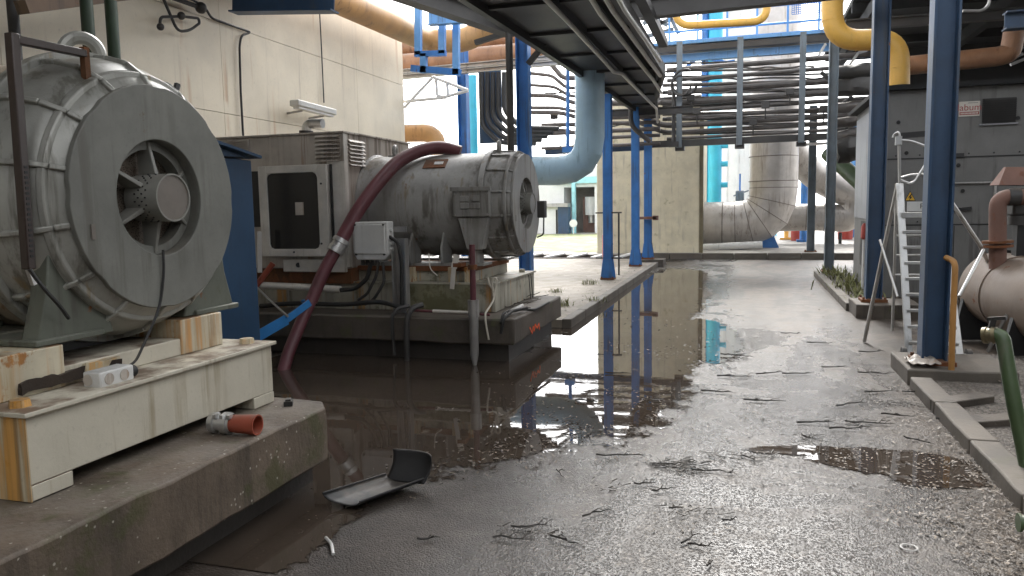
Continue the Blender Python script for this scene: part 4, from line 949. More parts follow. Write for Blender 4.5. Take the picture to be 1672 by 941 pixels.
MB().tube([AY(1285, 235, 29), AY(1330, 290, 30.2), AY(1398, 322, 30.5), AY(1392, 358, 30.5), AY(1330, 354, 30.5), AY(1240, 358, 30.5)], .50, .95, 30, n=4).build('duct', M['silver'], s2, smooth=12)
for px in (1272, 1315, 1345): MB().torus(AY(px, 355, 30.5), (1, 0, 0), .50, .018, 30, 6).build('band', M['band'], s2)
MB().cyl(AY(1372, 380, 30.5), V((AY(1372, 380, 30.5).x, 30.5, .1)), .06).build('support_leg', M['dark'], s2)
st_ = thing('storage_tank', 'tall white ribbed storage tank glaring behind the silver duct', 'tank', (AY(1210, 300, 37).x, 38.5, .13))
tx = AY(1214, 300, 37).x
MB().cyl((tx, 38.5, .9), (tx, 38.5, 11), 1.45, seg=40).build('shell', M['white'], st_)
MB().cyl((tx, 38.5, .13), (tx, 38.5, .9), 1.55, seg=40).build('skirt', M['cyan'], st_)
for k in range(8):
    a = R(200 + 20 * k); MB().bar((tx + 1.47 * math.cos(a), 38.5 + 1.47 * math.sin(a), .9), (tx + 1.47 * math.cos(a), 38.5 + 1.47 * math.sin(a), 11), .05, .05).build('rib', M['white'], st_)
for px, r, m_, l in ((1166, .27, 'cyan', 'fat cyan vertical pipe right of the concrete building'), (1149, .13, 'blue', 'blue vertical pipe squeezed between the concrete building and the cyan pipe')):
    p = AY(px, 340, 31); s_ = MB().cyl((p.x, 31, .13), (p.x, 31, 9), r, seg=20)
    if m_ == 'cyan':
        for z in (3.9, 3.2, 2.4): s_.cyl((p.x, 31, z), (p.x + .5, 31, z), .11, seg=12)
    solo('vertical_pipe', l, 'pipe', s_, M[m_])
pu = thing('actuator', 'small grey blue valve actuator in front of the white tank', 'valve', AY(1208, 335, 33))
c = AY(1208, 320, 33); MB().cbox(c, .34, .3, .42).build('housing', M['grey_post'], pu, bevel=.04); MB().cyl(c + V((0, 0, .2)), c + V((0, 0, .9)), .035).build('spindle', M['blue'], pu); MB().cyl(c - V((0, 0, .2)), V((c.x, 33, .13)), .06).build('stem', M['blue'], pu)
MB().cyl(c + V((-.25, 0, 0)), c + V((.6, 0, .3)), .03).build('lever', M['grey_post'], pu)
solo('yard_pipe', 'white pipe lying on the yard beneath the silver duct', 'pipe', MB().cyl(AY(1142, 405, 26.5), AY(1245, 400, 26.5), .13, seg=12), M['white'])
for k, (px, yy, col, h, lab) in enumerate(((1300, 33, 'red', .9, 'red cylinder standing beyond the rear silver duct'), (1284, 34, 'yellow', 2.6, 'slim yellow pipe standing beyond the rear silver duct'), (1312, 32, 'blue', 3.2, 'blue post standing between the two silver ducts'), (1290, 34.5, 'white', 3.4, 'white post standing beyond the two silver ducts'))):
    p = AY(px, 380, yy); s_ = MB().cyl((p.x, yy, .13), (p.x, yy, .13 + h), (.2, .09, .14, .12)[k], seg=12)
    if k == 0: s_.cyl((p.x, yy, 1.0), (p.x, yy, 1.2), .2, .08, 12).cyl((p.x, yy, 1.2), (p.x, yy, 1.32), .06, seg=8)
    else: s_.cbox((p.x, yy, .18), .5, .5, .08)
    solo(('gas_cylinder', 'yellow_pipe', 'blue_post', 'white_post')[k], lab, ('cylinder', 'pipe', 'post', 'post')[k], s_, M[col])
gp = AY(1385, 280, 24); solo('green_pipe', 'fat green pipe slanting down towards the pale enclosure corner', 'pipe', MB().cyl(AY(1352, 250, 24), AY(1412, 305, 23), .22, seg=16), M['greenpipe'])
bxn = thing('blue_container', 'light blue container wall beyond the rear silver duct', 'container', AY(1400, 400, 36)); q = AY(1393, 400, 36)
m = MB().box(q.x - .35, q.x + 3.5, 36, 38.4, .13, 5); 
for k in range(20): m.box(q.x - .3 + k * .18, q.x - .22 + k * .18, 35.96, 35.999, .2, 4.9)
m.build('body', M['blue_light'], bxn)
rv = AY(1390, 372, 34); solo('barrel', 'red barrel at the foot of the light blue container', 'barrel', MB().lathe((AY(1380, 385, 34).x, 34, .13), (0, 0, 1), [(0, .28), (.3, .3), (.31, .29), (.6, .3), (.9, .28), (.9, .001)], 20, True), M['red'])

# far left yard: white hall with a dark opening
hl = thing('white_hall', 'bright white hall with an open dark bay beyond the grass', 'building', (-14, 46, .13))
ha, hb_ = AY(880, 395, 44), AY(985, 395, 44)
def hx(px): return AY(px, 340, 44).x
def hz(py): return AY(930, py, 44).z
MB().box(hx(700), hx(921), 44, 50, .1, hz(272)).box(hx(971), hx(1010), 44, 50, .1, hz(272)).box(hx(921), hx(971), 44, 50, hz(306), hz(272)).build('wall', M['white'], hl)
MB().box(hx(921), hx(971), 47, 50, .1, hz(306)).build('bay_back', M['yard'], hl)
MB().box(hx(905), hx(985), 43.7, 43.98, hz(300), hz(290)).build('gutter', M['pale_cyan'], hl)
MB().box(hx(936), hx(941), 43.6, 43.98, .12, hz(300)).build('bay_post', M['pale_cyan'], hl)
mc = thing('bay_machine', 'brown machine with a white casing inside the hall bay', 'machine', (hx(955), 45.5, .13))
MB().box(hx(944), hx(968), 45.4, 46.4, .13, hz(322)).build('body', M['hoodrust'], mc); MB().cyl((hx(959), 45.2, hz(352)), (hx(959), 45.2, hz(322)), .38, seg=16).build('casing', M['white'], mc)
MB().cyl((hx(959), 45.2, hz(365)), (hx(959), 45.2, hz(352)), .18, seg=12).build('outlet', M['steel'], mc)
bo = thing('booth', 'small white booth with dark doorway standing under the hall opening', 'booth', (hx(915), 43, .13))
MB().box(hx(896), hx(922), 43, 44, .13, hz(338)).build('wall', M['white'], bo); MB().box(hx(918), hx(934), 42.9, 43.6, .13, hz(338)).build('side_panel', M['blue_dull'], bo)
MB().box(hx(894), hx(935), 42.7, 44, hz(338), hz(332)).build('roof', M['conduit'], bo); MB().box(hx(914), hx(917), 42.98, 42.999, .13, hz(342)).build('doorway', M['black'], bo)
sgn = AY(936, 365, 42); solo('round_sign', 'pale round sign on the cyan bay post', 'sign', MB().cyl(sgn, sgn + V((0, .05, 0)), .22, seg=20).cyl(sgn + V((0, .06, 0)), V((sgn.x, 42.06, .13)), .03, seg=8), M['white'])
fe = thing('fire_extinguisher', 'red fire extinguisher standing behind the flared blue column', 'fire extinguisher', AZ(983, 425, .12)); fp = V((AY(990.5, 400, 20.5).x, 20.5, .12))
fe.location = fp
MB().lathe(fp, (0, 0, 1), [(0, .1), (.02, .12), (.75, .12), (.85, .05), (.9, .04)], 16, True, True).build('cylinder', M['red'], fe); MB().tube([fp + V((0, 0, .9)), fp + V((.1, 0, .95)), fp + V((.16, 0, .5))], .02, .05, 6).build('hose', M['rubber'], fe)
pc = MB(); pcx = AZ(1000, 455, .13); pc.cyl((pcx.x + .13, pcx.y + .05, .2), (pcx.x + .13, pcx.y + .05, 1.5), .02, seg=6)
for z in (1.5, .55): pc.box(pcx.x - .35, pcx.x + .2, pcx.y - .02, pcx.y + .02, z, z + .03)
solo('rod_bracket', 'dark rod and brackets clamped on the flared column nearest the puddle', 'bracket', pc, M['dark'])
cl = AY(1065, 356, 21); solo('pipe_clamp', 'rusty clamp around the right of the paired blue columns', 'clamp', MB().cbox(cl + V((-.12, 0, 0)), .5, .34, .07).cbox(cl + V((.1, -.1, 0)), .14, .14, .12), M['hoodrust'])
# ================================================================ dark enclosure on the right
EX, EY = 2.02, 13.1
ez = AY(1447, 150, EY).z
en = thing('dark_enclosure', 'dark grey sheet metal enclosure with sloping roof edge on the right', 'building', (5, 15, .05))
MB().box(EX, 9, EY, 16.4, .15, ez).build('wall', M['dark_encl'], en, bevel=.01)
MB().box(EX - .012, EX - .002, EY + .02, 16.38, 1.35, ez - .12).build('side_panel', M['encl_light'], en)
MB().box(EX - .015, EX - .003, EY + 1.4, EY + 2.3, .5, 1.3).build('side_opening', M['darker'], en)
MB().box(EX - .14, 9.2, EY - .16, 16.6, ez + .003, ez + .07).build('roof', M['roofdark'], en)
MB().box(EX - .02, EX + .03, EY - .015, EY - .002, .15, ez).build('corner_trim', M['encl_light'], en)
for z in (2.28, 1.27): MB().box(EX + .03, 9, EY - .008, EY - .001, z, z + .02).build('joint', M['darker'], en)
for px in (1560, 1665): p = AY(px, 300, EY); MB().box(p.x, p.x + .012, EY - .008, EY - .001, .2, 1.26).build('joint', M['darker'], en)
MB().box(EX, 9, EY, 16.4, -.05, .149).build('footing', M['slab_b'], en)
a, b = AY(1603, 202, EY), AY(1659, 159, EY)
vn = MB().box(a.x, b.x, EY - .03, EY - .002, a.z, b.z).build('vent', M['darker'], en)
m = MB()
for k in range(11):
    z = a.z + (b.z - a.z) * (k + .4) / 11; m.hexa([(a.x, EY - .031, z), (b.x, EY - .031, z), (b.x, EY - .031, z + .012), (a.x, EY - .031, z + .012), (a.x, EY - .055, z - .02), (b.x, EY - .055, z - .02), (b.x, EY - .05, z - .012), (a.x, EY - .05, z - .012)])
m.build('slats', M['dark'], vn)
MB().box(a.x - .03, b.x + .03, EY - .05, EY - .003, a.z - .03, a.z - .005).build('sill', M['encl_light'], vn)
bo_ = MB()
for px, py in ((1467, 200), (1480, 250), (1572, 312), (1662, 193), (1565, 270)): bo_.cyl(AY(px, py, EY), AY(px, py, EY - .02), .03, seg=8)
for k in range(12):
    for z in (2.34, 1.33): bo_.cyl((EX + .15 + k * .33, EY, z), (EX + .15 + k * .33, EY - .012, z), .013, seg=6)
bo_.build('bolts', M['darker'], en)
MB().tube([V((EX + .75, EY - .04, ez)), V((EX + .75, EY - .04, 1.9)), V((EX + 1.5, EY - .04, 1.9)), V((EX + 1.5, EY - .04, .2))], .018, .05, 8).build('conduit', M['conduit'], en)
hk = AY(1563, 254, EY); MB().cbox(hk, .16, .10, .06).build('latch', M['darker'], en); hk = AY(1575, 342, EY); MB().bar(AY(1552, 344, EY - .04), AY(1586, 340, EY - .04), .05, .05).build('latch', M['darker'], en)
def text(name, s, size, loc, mat, parent, extr=.001):
    cu = bpy.data.curves.new(name, 'FONT'); cu.body = s; cu.size = size; cu.extrude = extr; cu.align_x = 'CENTER'; cu.align_y = 'CENTER'
    t = bpy.data.objects.new(name + '_src', cu); COL.objects.link(t); dg = bpy.context.evaluated_depsgraph_get()
    me = bpy.data.meshes.new_from_object(t.evaluated_get(dg)); bpy.data.objects.remove(t)
    me.materials.clear(); me.materials.append(mat); me.transform(Matrix.Rotation(R(90), 4, 'X'))
    o = bpy.data.objects.new(name, me); COL.objects.link(o); o.parent = parent
    off = V((0, 0, 0)); p = parent
    while p is not None: off += p.location; p = p.parent
    o.location = V(loc) - off; return o
sg = thing('company_sign', 'white sign with red lettering beside the vent on the dark enclosure', 'sign', AY(1581, 190, EY))
a, b = AY(1565, 191, EY), AY(1600, 165, EY); w, h = b.x - a.x, b.z - a.z
MB().box(a.x, b.x, EY - .016, EY - .004, a.z, b.z).build('board', M['signwhite'], sg)
text('lettering', 'labum', h * .62, ((a.x + b.x) / 2, EY - .019, a.z + h * .58), M['signred'], sg)
m = MB().box(a.x + w * .03, b.x - w * .03, EY - .019, EY - .0165, a.z + h * .10, a.z + h * .30); m.build('red_band', M['signred'], sg)
m = MB()
for k in range(13): m.box(a.x + w * (.08 + .066 * k), a.x + w * (.125 + .066 * k), EY - .022, EY - .0195, a.z + h * .15, a.z + h * .25)
m.build('band_lettering', M['signwhite'], sg)
m = MB()
for k in range(9): m.box(a.x + w * (.42 + .055 * k), a.x + w * (.455 + .055 * k), EY - .019, EY - .0165, a.z + h * .87, a.z + h * .91)
m.build('small_lettering', M['dark'], sg)
ws = thing('warning_sign', 'yellow triangular electricity warning sign on the dark enclosure', 'sign', AY(1486, 328, EY))
def tri(k, y): 
    q = [AY(1477, 328, EY), AY(1495, 328, EY), AY(1486, 312, EY)]; c = (q[0] + q[1] + q[2]) / 3
    return [V(((c + (p - c) * k).x, y, (c + (p - c) * k).z)) for p in q]
MB().prism(tri(1, EY - .004), (0, -.006, 0)).build('border', M['black'], ws); MB().prism(tri(.84, EY - .0105), (0, -.003, 0)).build('plate', M['signyellow'], ws)
c = sum(tri(1, EY - .014), V((0, 0, 0))) / 3; k = .055
MB().prism([c + V((.2 * k, 0, 1.0 * k)), c + V((-.55 * k, 0, -.1 * k)), c + V((-.05 * k, 0, 0)), c + V((-.3 * k, 0, -.9 * k)), c + V((.55 * k, 0, .25 * k)), c + V((.05 * k, 0, .15 * k)), c + V((.5 * k, 0, 1.0 * k))], (0, -.002, 0)).build('bolt_mark', M['black'], ws)
fv = AX(1411, 378, EX - .08); rvv = thing('red_valve', 'red valve body on a white pipe against the pale side of the dark enclosure', 'valve', fv - V((0, 0, 1.0)))
MB().lathe(fv + V((0, 0, -.14)), (0, 0, 1), [(0, .03), (.03, .055), (.22, .05), (.28, .02)], 12, True, True).build('valve_body', M['red'], rvv)
MB().cyl(fv + V((0, 0, -.14)), fv + V((0, 0, -1.0)), .022, seg=8).build('drop_pipe', M['white'], rvv)

# roof canopy and dark pipework above the enclosure
rf = thing('roof_canopy', 'black sooty roof canopy over the dark enclosure at upper right', 'roof', (6, 18, 6.2))
MB().box(2.25, 14, 8.6, 27, 6.2, 6.32).build('deck', M['roofdark'], rf)
for k in range(9): MB().box(2.25, 14, 9.2 + k * 2.1, 9.35 + k * 2.1, 5.98, 6.198).build('purlin', M['roofdark'], rf)
for x in (2.5, 5.2, 8.0, 11): MB().box(x, x + .2, 8.6, 27, 5.7, 5.978).build('rafter', M['roofdark'], rf)
MB().box(4.2, 14, 26.8, 26.95, .1, 6.19).build('rear_wall', M['roofdark'], rf)
MB().box(2.45, 2.65, 17.1, 17.3, ez + .1, 5.69).build('stub_post', M['grey_post'], rf)
beam('blue edge beam under the front of the sooty roof canopy', AY(1640, 35, 11.4), AY(1760, 26, 11.4), .2, .2, 'blue_dull')
beam('long dark girder under the roof canopy above the enclosure', AY(1380, 42, 15.5), AY(1720, 18, 15.5), .16, .16, 'dark')
solo('brown_pipe', 'rusty brown pipe on the enclosure roof turning up at the far right', 'pipe', MB().tube([AY(1478, 108, 15.8), AY(1632, 92, 15.8), AY(1650, 86, 15.8), AY(1660, 28, 15.8)], .17, .3, 16), M['brown'])
solo('thin_pipe', 'thin pale bent pipe at the top right under the roof canopy', 'pipe', MB().tube([AY(1572, 18, 12), AY(1604, 18, 12), AY(1615, 8, 12), AY(1616, -12, 12)], .02, .12, 8), M['conduit'])
for k in range(4):
    a = AY(1384 + k * 9, 16, 22); b = AY(1396 + k * 9, -6, 22)
    solo('roof_slat', ('first', 'second', 'third', 'fourth')[k] + ' of the pale slanting slats under the canopy top beside the yellow pipe', 'slat', MB().bar(a, b, .1, .05), M['conduit'], 'slats beside the yellow pipe')
for k, (u0, v0, u1, v1) in enumerate(((1371, 12, 1384, -10), (1336, 92, 1348, 72), (1386, 108, 1402, 86), (1402, 86, 1416, 82), (1640, 100, 1670, 88), (1650, 106, 1672, 97))):
    solo('strut', ('pale strut at the top left of the canopy', 'pale strut beside the mid-distance grey blue column', 'steep pale strut of the bent bracket behind the yellow pipe', 'flat pale strut of the bent bracket behind the yellow pipe', 'upper pale strut at the far right above the enclosure roof', 'lower pale strut at the far right above the enclosure roof')[k], 'strut', MB().bar(AY(u0, v0, 20), AY(u1, v1, 20), .08, .06), M['steel'])
for k, (px, py, px2, py2, r) in enumerate(((1370, 120, 1440, 108, .16), (1376, 142, 1420, 138, .2), (1378, 246, 1412, 232, .3), (1372, 200, 1422, 190, .12), (1374, 222, 1420, 210, .11), (1374, 176, 1424, 166, .12))):
    solo('lagged_pipe', ('topmost', 'second', 'lowest fat', 'fourth', 'fifth', 'third')[k] + ' crumpled dark pipe behind the slate blue column', 'pipe', MB().tube([AY(px - 12, py + 1, 19.5), AY((px + px2) / 2, (py + py2) / 2 + 3, 19.5), AY(px2 + 25, py2, 19)], r, .3, 12).roughen(.05, 5), M['rackpipe' if k in (3, 4, 5) else 'dark'], 'crumpled pipes behind the slate blue column')

# ================================================================ step ladder
ld = thing('step_ladder', 'tall aluminium platform step ladder with guard rails behind the navy column', 'ladder', (1.95, 8.9, 0))
LY = 8.75
def P(px, py, y=LY): return AY(px, py, y)
def rail(name, pts, r=.022, bend=0): return MB().tube(pts, r, bend, 8).build(name, M['steel'], ld)
fl_t, fl_b = P(1469, 300, 9.1), P(1484, 578, 8.55); fr_t, fr_b = P(1522, 300, 9.1), P(1568, 578, 8.55)
fr_t = fl_t + V((.36, 0, 0)); fr_b = fl_b + V((.46, 0, 0))
MB().bar(fl_t, fl_b, .03, .07, (1, 0, 0)).build('side_rail', M['steel'], ld, bevel=.004); MB().bar(fr_t, fr_b, .03, .07, (1, 0, 0)).build('side_rail', M['steel'], ld, bevel=.004)
for k in range(9):
    t = .20 + k * .092; a, b = fl_t.lerp(fl_b, t), fr_t.lerp(fr_b, t); MB().bar(a, b, .075, .028).build('tread', M['steel'], ld, bevel=.003)
rail('rear_leg', [P(1466, 300, 9.15), P(1440, 420, 9.5), AZ(1411, 558, .01)]); rail('brace', [P(1437, 392, 9.5), P(1466, 485, 9.0)], .015)
rail('rear_leg', [fr_t + V((.02, .05, 0)), P(1600, 400, 9.4), AZ(1655, 520, .06)]); rail('brace', [P(1606, 408, 9.3), P(1566, 484, 8.9)], .017)
rail('centre_post', [P(1464, 300, 9.2), P(1461, 420, 9.25), P(1457, 540, 9.3)], .016)
for k in range(3): a = P(1461, 385 + k * 32, 9.25); rail('rear_rung', [a, a + V((.5, .05, 0))], .013)
plat = MB().box(fl_t.x, fr_t.x, 8.95, 9.3, P(1470, 352, 9.1).z, P(1470, 352, 9.1).z + .03).build('platform', M['steel'], ld)
pz_ = P(1490, 345, 9.0); MB().box(fl_t.x + .05, fl_t.x + .33, 8.93, 8.945, pz_.z, pz_.z + .10).build('name_board', M['greypl'], ld); text('board_lettering', 'R.CO', .075, (pz_.x + .14, 8.927, pz_.z + .05), M['dark'], ld)
rail('guard_post', [P(1469, 300, 9.1), P(1468, 222, 9.1)], .016); MB().cbox(P(1467, 230, 9.1), .06, .06, .09).build('clamp', M['steel'], ld)
rail('guard_rail', [P(1468, 229, 9.1), P(1488, 230, 9.1), P(1540, 250, 9.1)], .013, .08)
rail('guard_rail', [P(1468, 293, 9.1), P(1486, 300, 9.1), P(1494, 296, 9.1), P(1520, 255, 9.1), P(1560, 218, 9.1)], .013, .08)
rail('guard_rail', [P(1472, 290, 9.15), P(1486, 286, 9.15), P(1545, 282, 9.15)], .013)
rail('guard_rail', [P(1458, 225, 9.15), P(1460, 220, 9.15), P(1468, 215, 9.1), P(1470, 232, 9.1)], .013, .03)
MB().bar(P(1470, 222, 9.12), P(1530, 217, 9.12), .02, .06).build('top_strap', M['rubber'], ld)
for q in (fl_b + V((-.05, -.02, .0)), fr_b + V((.08, 0, 0))):
    c = V((q.x, q.y, .085)); MB().lathe(c - V((.022, 0, 0)), (1, 0, 0), [(0, .04), (0, .08), (.044, .08), (.044, .04)], 20, True, True).build('wheel', M['rubber'], ld)
MB().bar(V((fl_b.x - .05, fl_b.y, .1)), V((fr_b.x + .1, fr_b.y, .1)), .03, .03).build('axle_bar', M['steel'], ld)
rg = AY(1520, 573, 8.3)
solo('rag', 'crumpled pale rag on the concrete pad at the foot of the navy column', 'rag', MB().grid(lambda u, v: V((1.43 + .25 * u, 7.55 + .3 * v, .165 + .05 * noise.noise((u * 4, v * 4, 1)) + .03)), 14, 14), M['encl_b'], solid=.006)

# ochre rod, green pipe, tank, hooded pump
rx, ry = AZ(1553, 620, .06).x, AZ(1553, 620, .06).y
solo('ochre_rod', 'rusty ochre bent grab rod standing in front of the navy column', 'rod', MB().tube([(rx, ry, .03), AY(1556, 520, ry), AY(1560, 428, ry), AY(1545, 421, ry + .15)], .026, .07, 12), M['ochre_rod'])
gpn = thing('green_pipe', 'mossy green bent pipe with brass coupling leaning in the right foreground', 'pipe', (1.72, 4.9, .05))
MB().tube([AY(1618, 546, 5.2), AY(1637, 549, 5.15), AY(1654, 650, 5.05), AY(1674, 745, 5.0), AY(1682, 790, 4.95)], .042, .12, 16).build('pipe', M['greenpipe'], gpn)
a, b = AY(1606, 548, 5.22), AY(1628, 547, 5.18); d = (b - a).normalized(); L = (b - a).length
MB().lathe(a, d, [(0, .025), (0, .05), (L * .3, .052), (L * .35, .044), (L * .7, .044), (L * .72, .054), (L, .05), (L, .03)], 20, True).build('coupling', M['brass'], gpn)
MB().bar(a + d * .04 + V((0, 0, .05)), a + d * .05 + V((0, 0, .1)), .03, .025).build('lever', M['dark'], gpn); MB().bar(a + d * .02 + V((0, 0, .1)), a + d * .12 + V((0, 0, .1)), .03, .02).build('lever_bar', M['dark'], gpn)
cp = AZ(1674, 848, .105); solo('pipe_end', 'short green flanged pipe end at the right edge on the near kerb', 'pipe', MB().cyl(cp + V((-.02, 0, -.02)), cp + V((.08, .0, .0)), .034).cyl(cp + V((-.03, 0, -.02)), cp + V((-.018, 0, -.02)), .045), M['greenpipe'])

tk = thing('pressure_tank', 'stained beige horizontal tank on black supports at the right edge', 'tank', AY(1672, 540, 9.5))
A0, A1 = AY(1622, 468, 10.2), AY(1720, 500, 9.0)
ax = (A1 - A0).normalized(); rt_ = .42
MB().lathe(A0 - ax * .13, ax, [(0, .001), (.01, .12), (.05, .26), (.11, .37), (.2, rt_), (1.9, rt_), (2.0, .36), (2.08, .001)], 40).build('shell', M['tank'], tk)
MB().lathe(A0 + ax * .55, ax, [(0, rt_), (0, rt_ + .012), (.03, rt_ + .012), (.03, rt_)], 40).build('weld_band', M['tank'], tk)
for t in (.15, 1.25):
    c = A0 + ax * t; sd_ = V((-ax.y, ax.x, 0)).normalized()
    pts = [c + sd_ * .40 - V((0, 0, .1)), c - sd_ * .40 - V((0, 0, .1)), V((c.x - sd_.x * .5, c.y - sd_.y * .5, .03)), V((c.x + sd_.x * .5, c.y + sd_.y * .5, .03))]
    MB().prism([p + ax * -.03 for p in pts], ax * .06).build('saddle', M['darker'], tk)
    MB().bar(pts[1] - ax * .1, pts[2] - ax * .25, .03, .03).build('leg_edge', M['conduit'], tk)
MB().cbox(A0 + ax * .12 + V((0, 0, rt_ * 1.0)), .18, .12, .05).build('lug', M['darker'], tk)
pz0 = AY(1629, 412, 9.6)
ep = thing('elbow_pipe', 'rusty flanged elbow pipe rising from the top of the beige tank', 'pipe', pz0)
MB().tube([AY(1629, 440, 9.6), AY(1629, 322, 9.6), AY(1672, 322, 9.6)], .085, .16, 20).build('pipe', M['hoodrust'], ep)
for py in (393, 400): MB().cyl(AY(1629, py, 9.6), AY(1629, py + 4, 9.6), .15, seg=20).build('flange', M['rust'], ep)
MB().cyl(AY(1646, 322, 9.6), AY(1665, 322, 9.6), .095, seg=20).build('collar', M['dark'], ep)
hd = thing('hooded_pump', 'pump head under a small rusted gable hood at the right edge', 'pump', AY(1680, 430, 9.6))
h0, h1, h2 = AY(1631, 302, 9.7), AY(1648, 272, 9.7), AY(1720, 290, 9.7)
MB().hexa([h0, h0 + V((.9, 0, -.03)), h0 + V((.9, .35, -.03)), h0 + V((0, .35, 0)), h1 + V((0, .12, 0)), h1 + V((.8, .12, -.03)), h1 + V((.8, .2, -.03)), h1 + V((0, .2, 0))]).build('hood', M['hoodrust'], hd)
c = AY(1668, 330, 9.75); MB().cbox(c, .22, .22, .30).build('pump_head', M['dark'], hd, bevel=.03); MB().cyl(c + V((0, 0, -.15)), c + V((0, 0, -.25)), .13).build('flange', M['dark'], hd)
MB().cbox(V((c.x + .03, c.y, (c.z - .25 + .05) / 2)), .16, .16, c.z - .25 - .05).build('post', M['darker'], hd)
for k, (a, b, l) in enumerate((((1513, 664), (1610, 654), 'far'), ((1546, 694), (1668, 690), 'near'))):
    p, q = AZ(a[0] + 14, a[1], .056), AZ(b[0], b[1], .056)
    m = MB().bar(p + V((.02, 0, -.01)), q, .16, .11); m.cuts(.15); m.roughen(.008, 6)
    solo('timber_sleeper', l + ' wet dark timber sleeper lying across the gravel beside the kerb', 'timber', m, M['wood'], bevel=.008)

# ================================================================ litter on the ground
pl = thing('plastic_trough', 'broken black plastic trough with upturned end lying in the puddle edge', 'plastic panel', AZ(610, 815, 0))
c0, c1, c2, c3 = AZ(528, 826, .01), AZ(588, 834, .01), AZ(692, 795, .02), AZ(630, 788, .02)
def flat(u, v):
    p = c0.lerp(c3, u).lerp(c1.lerp(c2, u), v); return p + V((0, 0, .012 + .035 * (2 * v - 1) ** 4 + .02 * (1 - u) * (1 - v)))
MB().grid(flat, 24, 14).build('floor_panel', M['plastic'], pl, solid=.006, smooth=60)
rim = MB().tube([flat(u / 12, 0.0) + V((0, 0, .006)) for u in range(13)], .006, 0, 6).tube([flat(u / 12, 1.0) + V((0, 0, .004)) for u in range(13)], .006, 0, 6); rim.build('rim', M['darker'], pl)
vdir = (c2 - c0).normalized()
def upr(u, v):
    a = c3.lerp(c2, u); bend = math.sin(v * 1.45)
    return a + vdir * (.10 * math.sin(v * 1.5)) * (1) + V((0, 0, .015 + .185 * v * v ** .1)) + vdir * (-.05 * (2 * u - 1) ** 2) * v - V((0, 0, .02 * u * v))
MB().grid(upr, 16, 16).build('upturned_end', M['plastic'], pl, solid=.007, smooth=60)
a = AZ(532, 878, .008); b = AZ(544, 905, .008)
solo('white_strip', 'short curved white plastic strip on the wet asphalt below the black trough', 'strip', MB().tube([a, a.lerp(b, .5) + V((.012, .0, .012)), b], .008, .03, 8), M['whitestrip'])
c = AZ(1484, 894, .009); solo('white_ring', 'small white plastic ring lying on the asphalt in the right foreground', 'ring', MB().torus(c, (0, 0, 1), .036, .0035, 28, 8), M['whitestrip'])
rt = random.Random(5)
def twig(px, py, L, ang, n=2, big=1.0):
    p = AZ(px, py, .012 * big); m = MB(); dirx = V((math.cos(ang), math.sin(ang), 0))
    pts = [p + dirx * (L * (t / 5 - .5)) + V((rt.uniform(-.03, .03) * L * 2, rt.uniform(-.03, .03) * L * 2, rt.uniform(.0, .012))) for t in range(6)]
    m.sweep(pts, [.006 * big, .0058 * big, .005 * big, .0042 * big, .003 * big, .0012], 5)
    for _ in range(n):
        b = rt.choice(pts[1:5]); a2 = ang + rt.choice((-1, 1)) * rt.uniform(.4, 1.0); e = b + V((math.cos(a2), math.sin(a2), .08)) * L * rt.uniform(.18, .4)
        m.sweep([b, b.lerp(e, .5) + V((0, .01, .01)), e], [.0036 * big, .0027 * big, .0012], 5)
    return m
TW = [(975, 838, .30, .9), (925, 885, .26, -.5), (1012, 744, .42, .15), (1100, 757, .38, .4), (1165, 770, .40, .05), (1128, 880, .2, 1.0), (1145, 893, .16, -.3), (915, 775, .22, -1), (868, 860, .3, .2), (835, 880, .25, .1),
      (700, 880, .16, .5), (1200, 615, .75, .12), (1255, 610, .4, .6), (1195, 580, .35, .1), (1215, 582, .3, -.3), (1330, 690, .5, .1), (1390, 660, .4, .6), (1420, 690, .75, .05), (1380, 700, .5, .2), (1465, 678, .5, -.1),
      (1250, 655, .45, .1), (1320, 715, .2, -1), (1225, 748, .3, -.9), (1300, 610, .5, .3), (1360, 600, .5, .1), (1420, 575, .5, .2), (1055, 790, .2, .3), (1085, 800, .22, .6), (1175, 640, .6, .0), (960, 655, .5, .1),
      (1010, 610, .5, -.05), (1340, 560, .6, .1), (1290, 545, .5, -.2), (1500, 720, .3, -.5), (1440, 640, .4, .3), (1105, 830, .12, .3), (1160, 920, .1, 1.2), (1190, 850, .1, .2), (1545, 660, .35, .8), (1560, 690, .4, -.7), (1500, 640, .4, .2), (1430, 610, .4, -.1)]
for px, py, L, a in TW:
    L *= .5 if L > .45 else .72
    solo('twig', 'thin dark wet twig lying on the road', 'twig', twig(px, py, L, a, 3 if L > .3 else 2, 1.25 if py < 720 else 1.0), M['twig'], 'twigs scattered over the wet road')
def leaf(m, p, s, rnd):
    a = rnd.uniform(0, 6.28); t = rnd.uniform(-.35, .35); u = V((math.cos(a), math.sin(a), t)) * s; w = V((-math.sin(a), math.cos(a), rnd.uniform(-.3, .3))) * s * rnd.uniform(.25, .5)
    vs = [m.bm.verts.new(p + x) for x in (-u, w, u, -w)]; m.face(vs)
lr = random.Random(21); lm = MB()
def scatter(n, px0, px1, py0, py1, s0, s1, dens):
    k = 0; tries = 0
    while k < n and tries < n * 40:
        tries += 1
        p = AZ(lr.uniform(px0, px1), lr.uniform(py0, py1), .0)
        if lr.random() > dens(p): continue
        p.z = .009 + lr.uniform(0, .006); leaf(lm, p, lr.uniform(s0, s1), lr); k += 1
def nz(p, sc, seed): return noise.noise((p.x * sc, p.y * sc, seed))
scatter(2300, 1380, 1672, 620, 941, .006, .018, lambda p: max(0, min(1, (p.x - .75 + .35 * nz(p, 2, 4)) * 1.6)) if p.x < 1.4 else 0)
scatter(420, 860, 1500, 560, 941, .006, .016, lambda p: max(0, nz(p, 1.6, 8)) * 1.6 if p.x < 1.38 else 0)
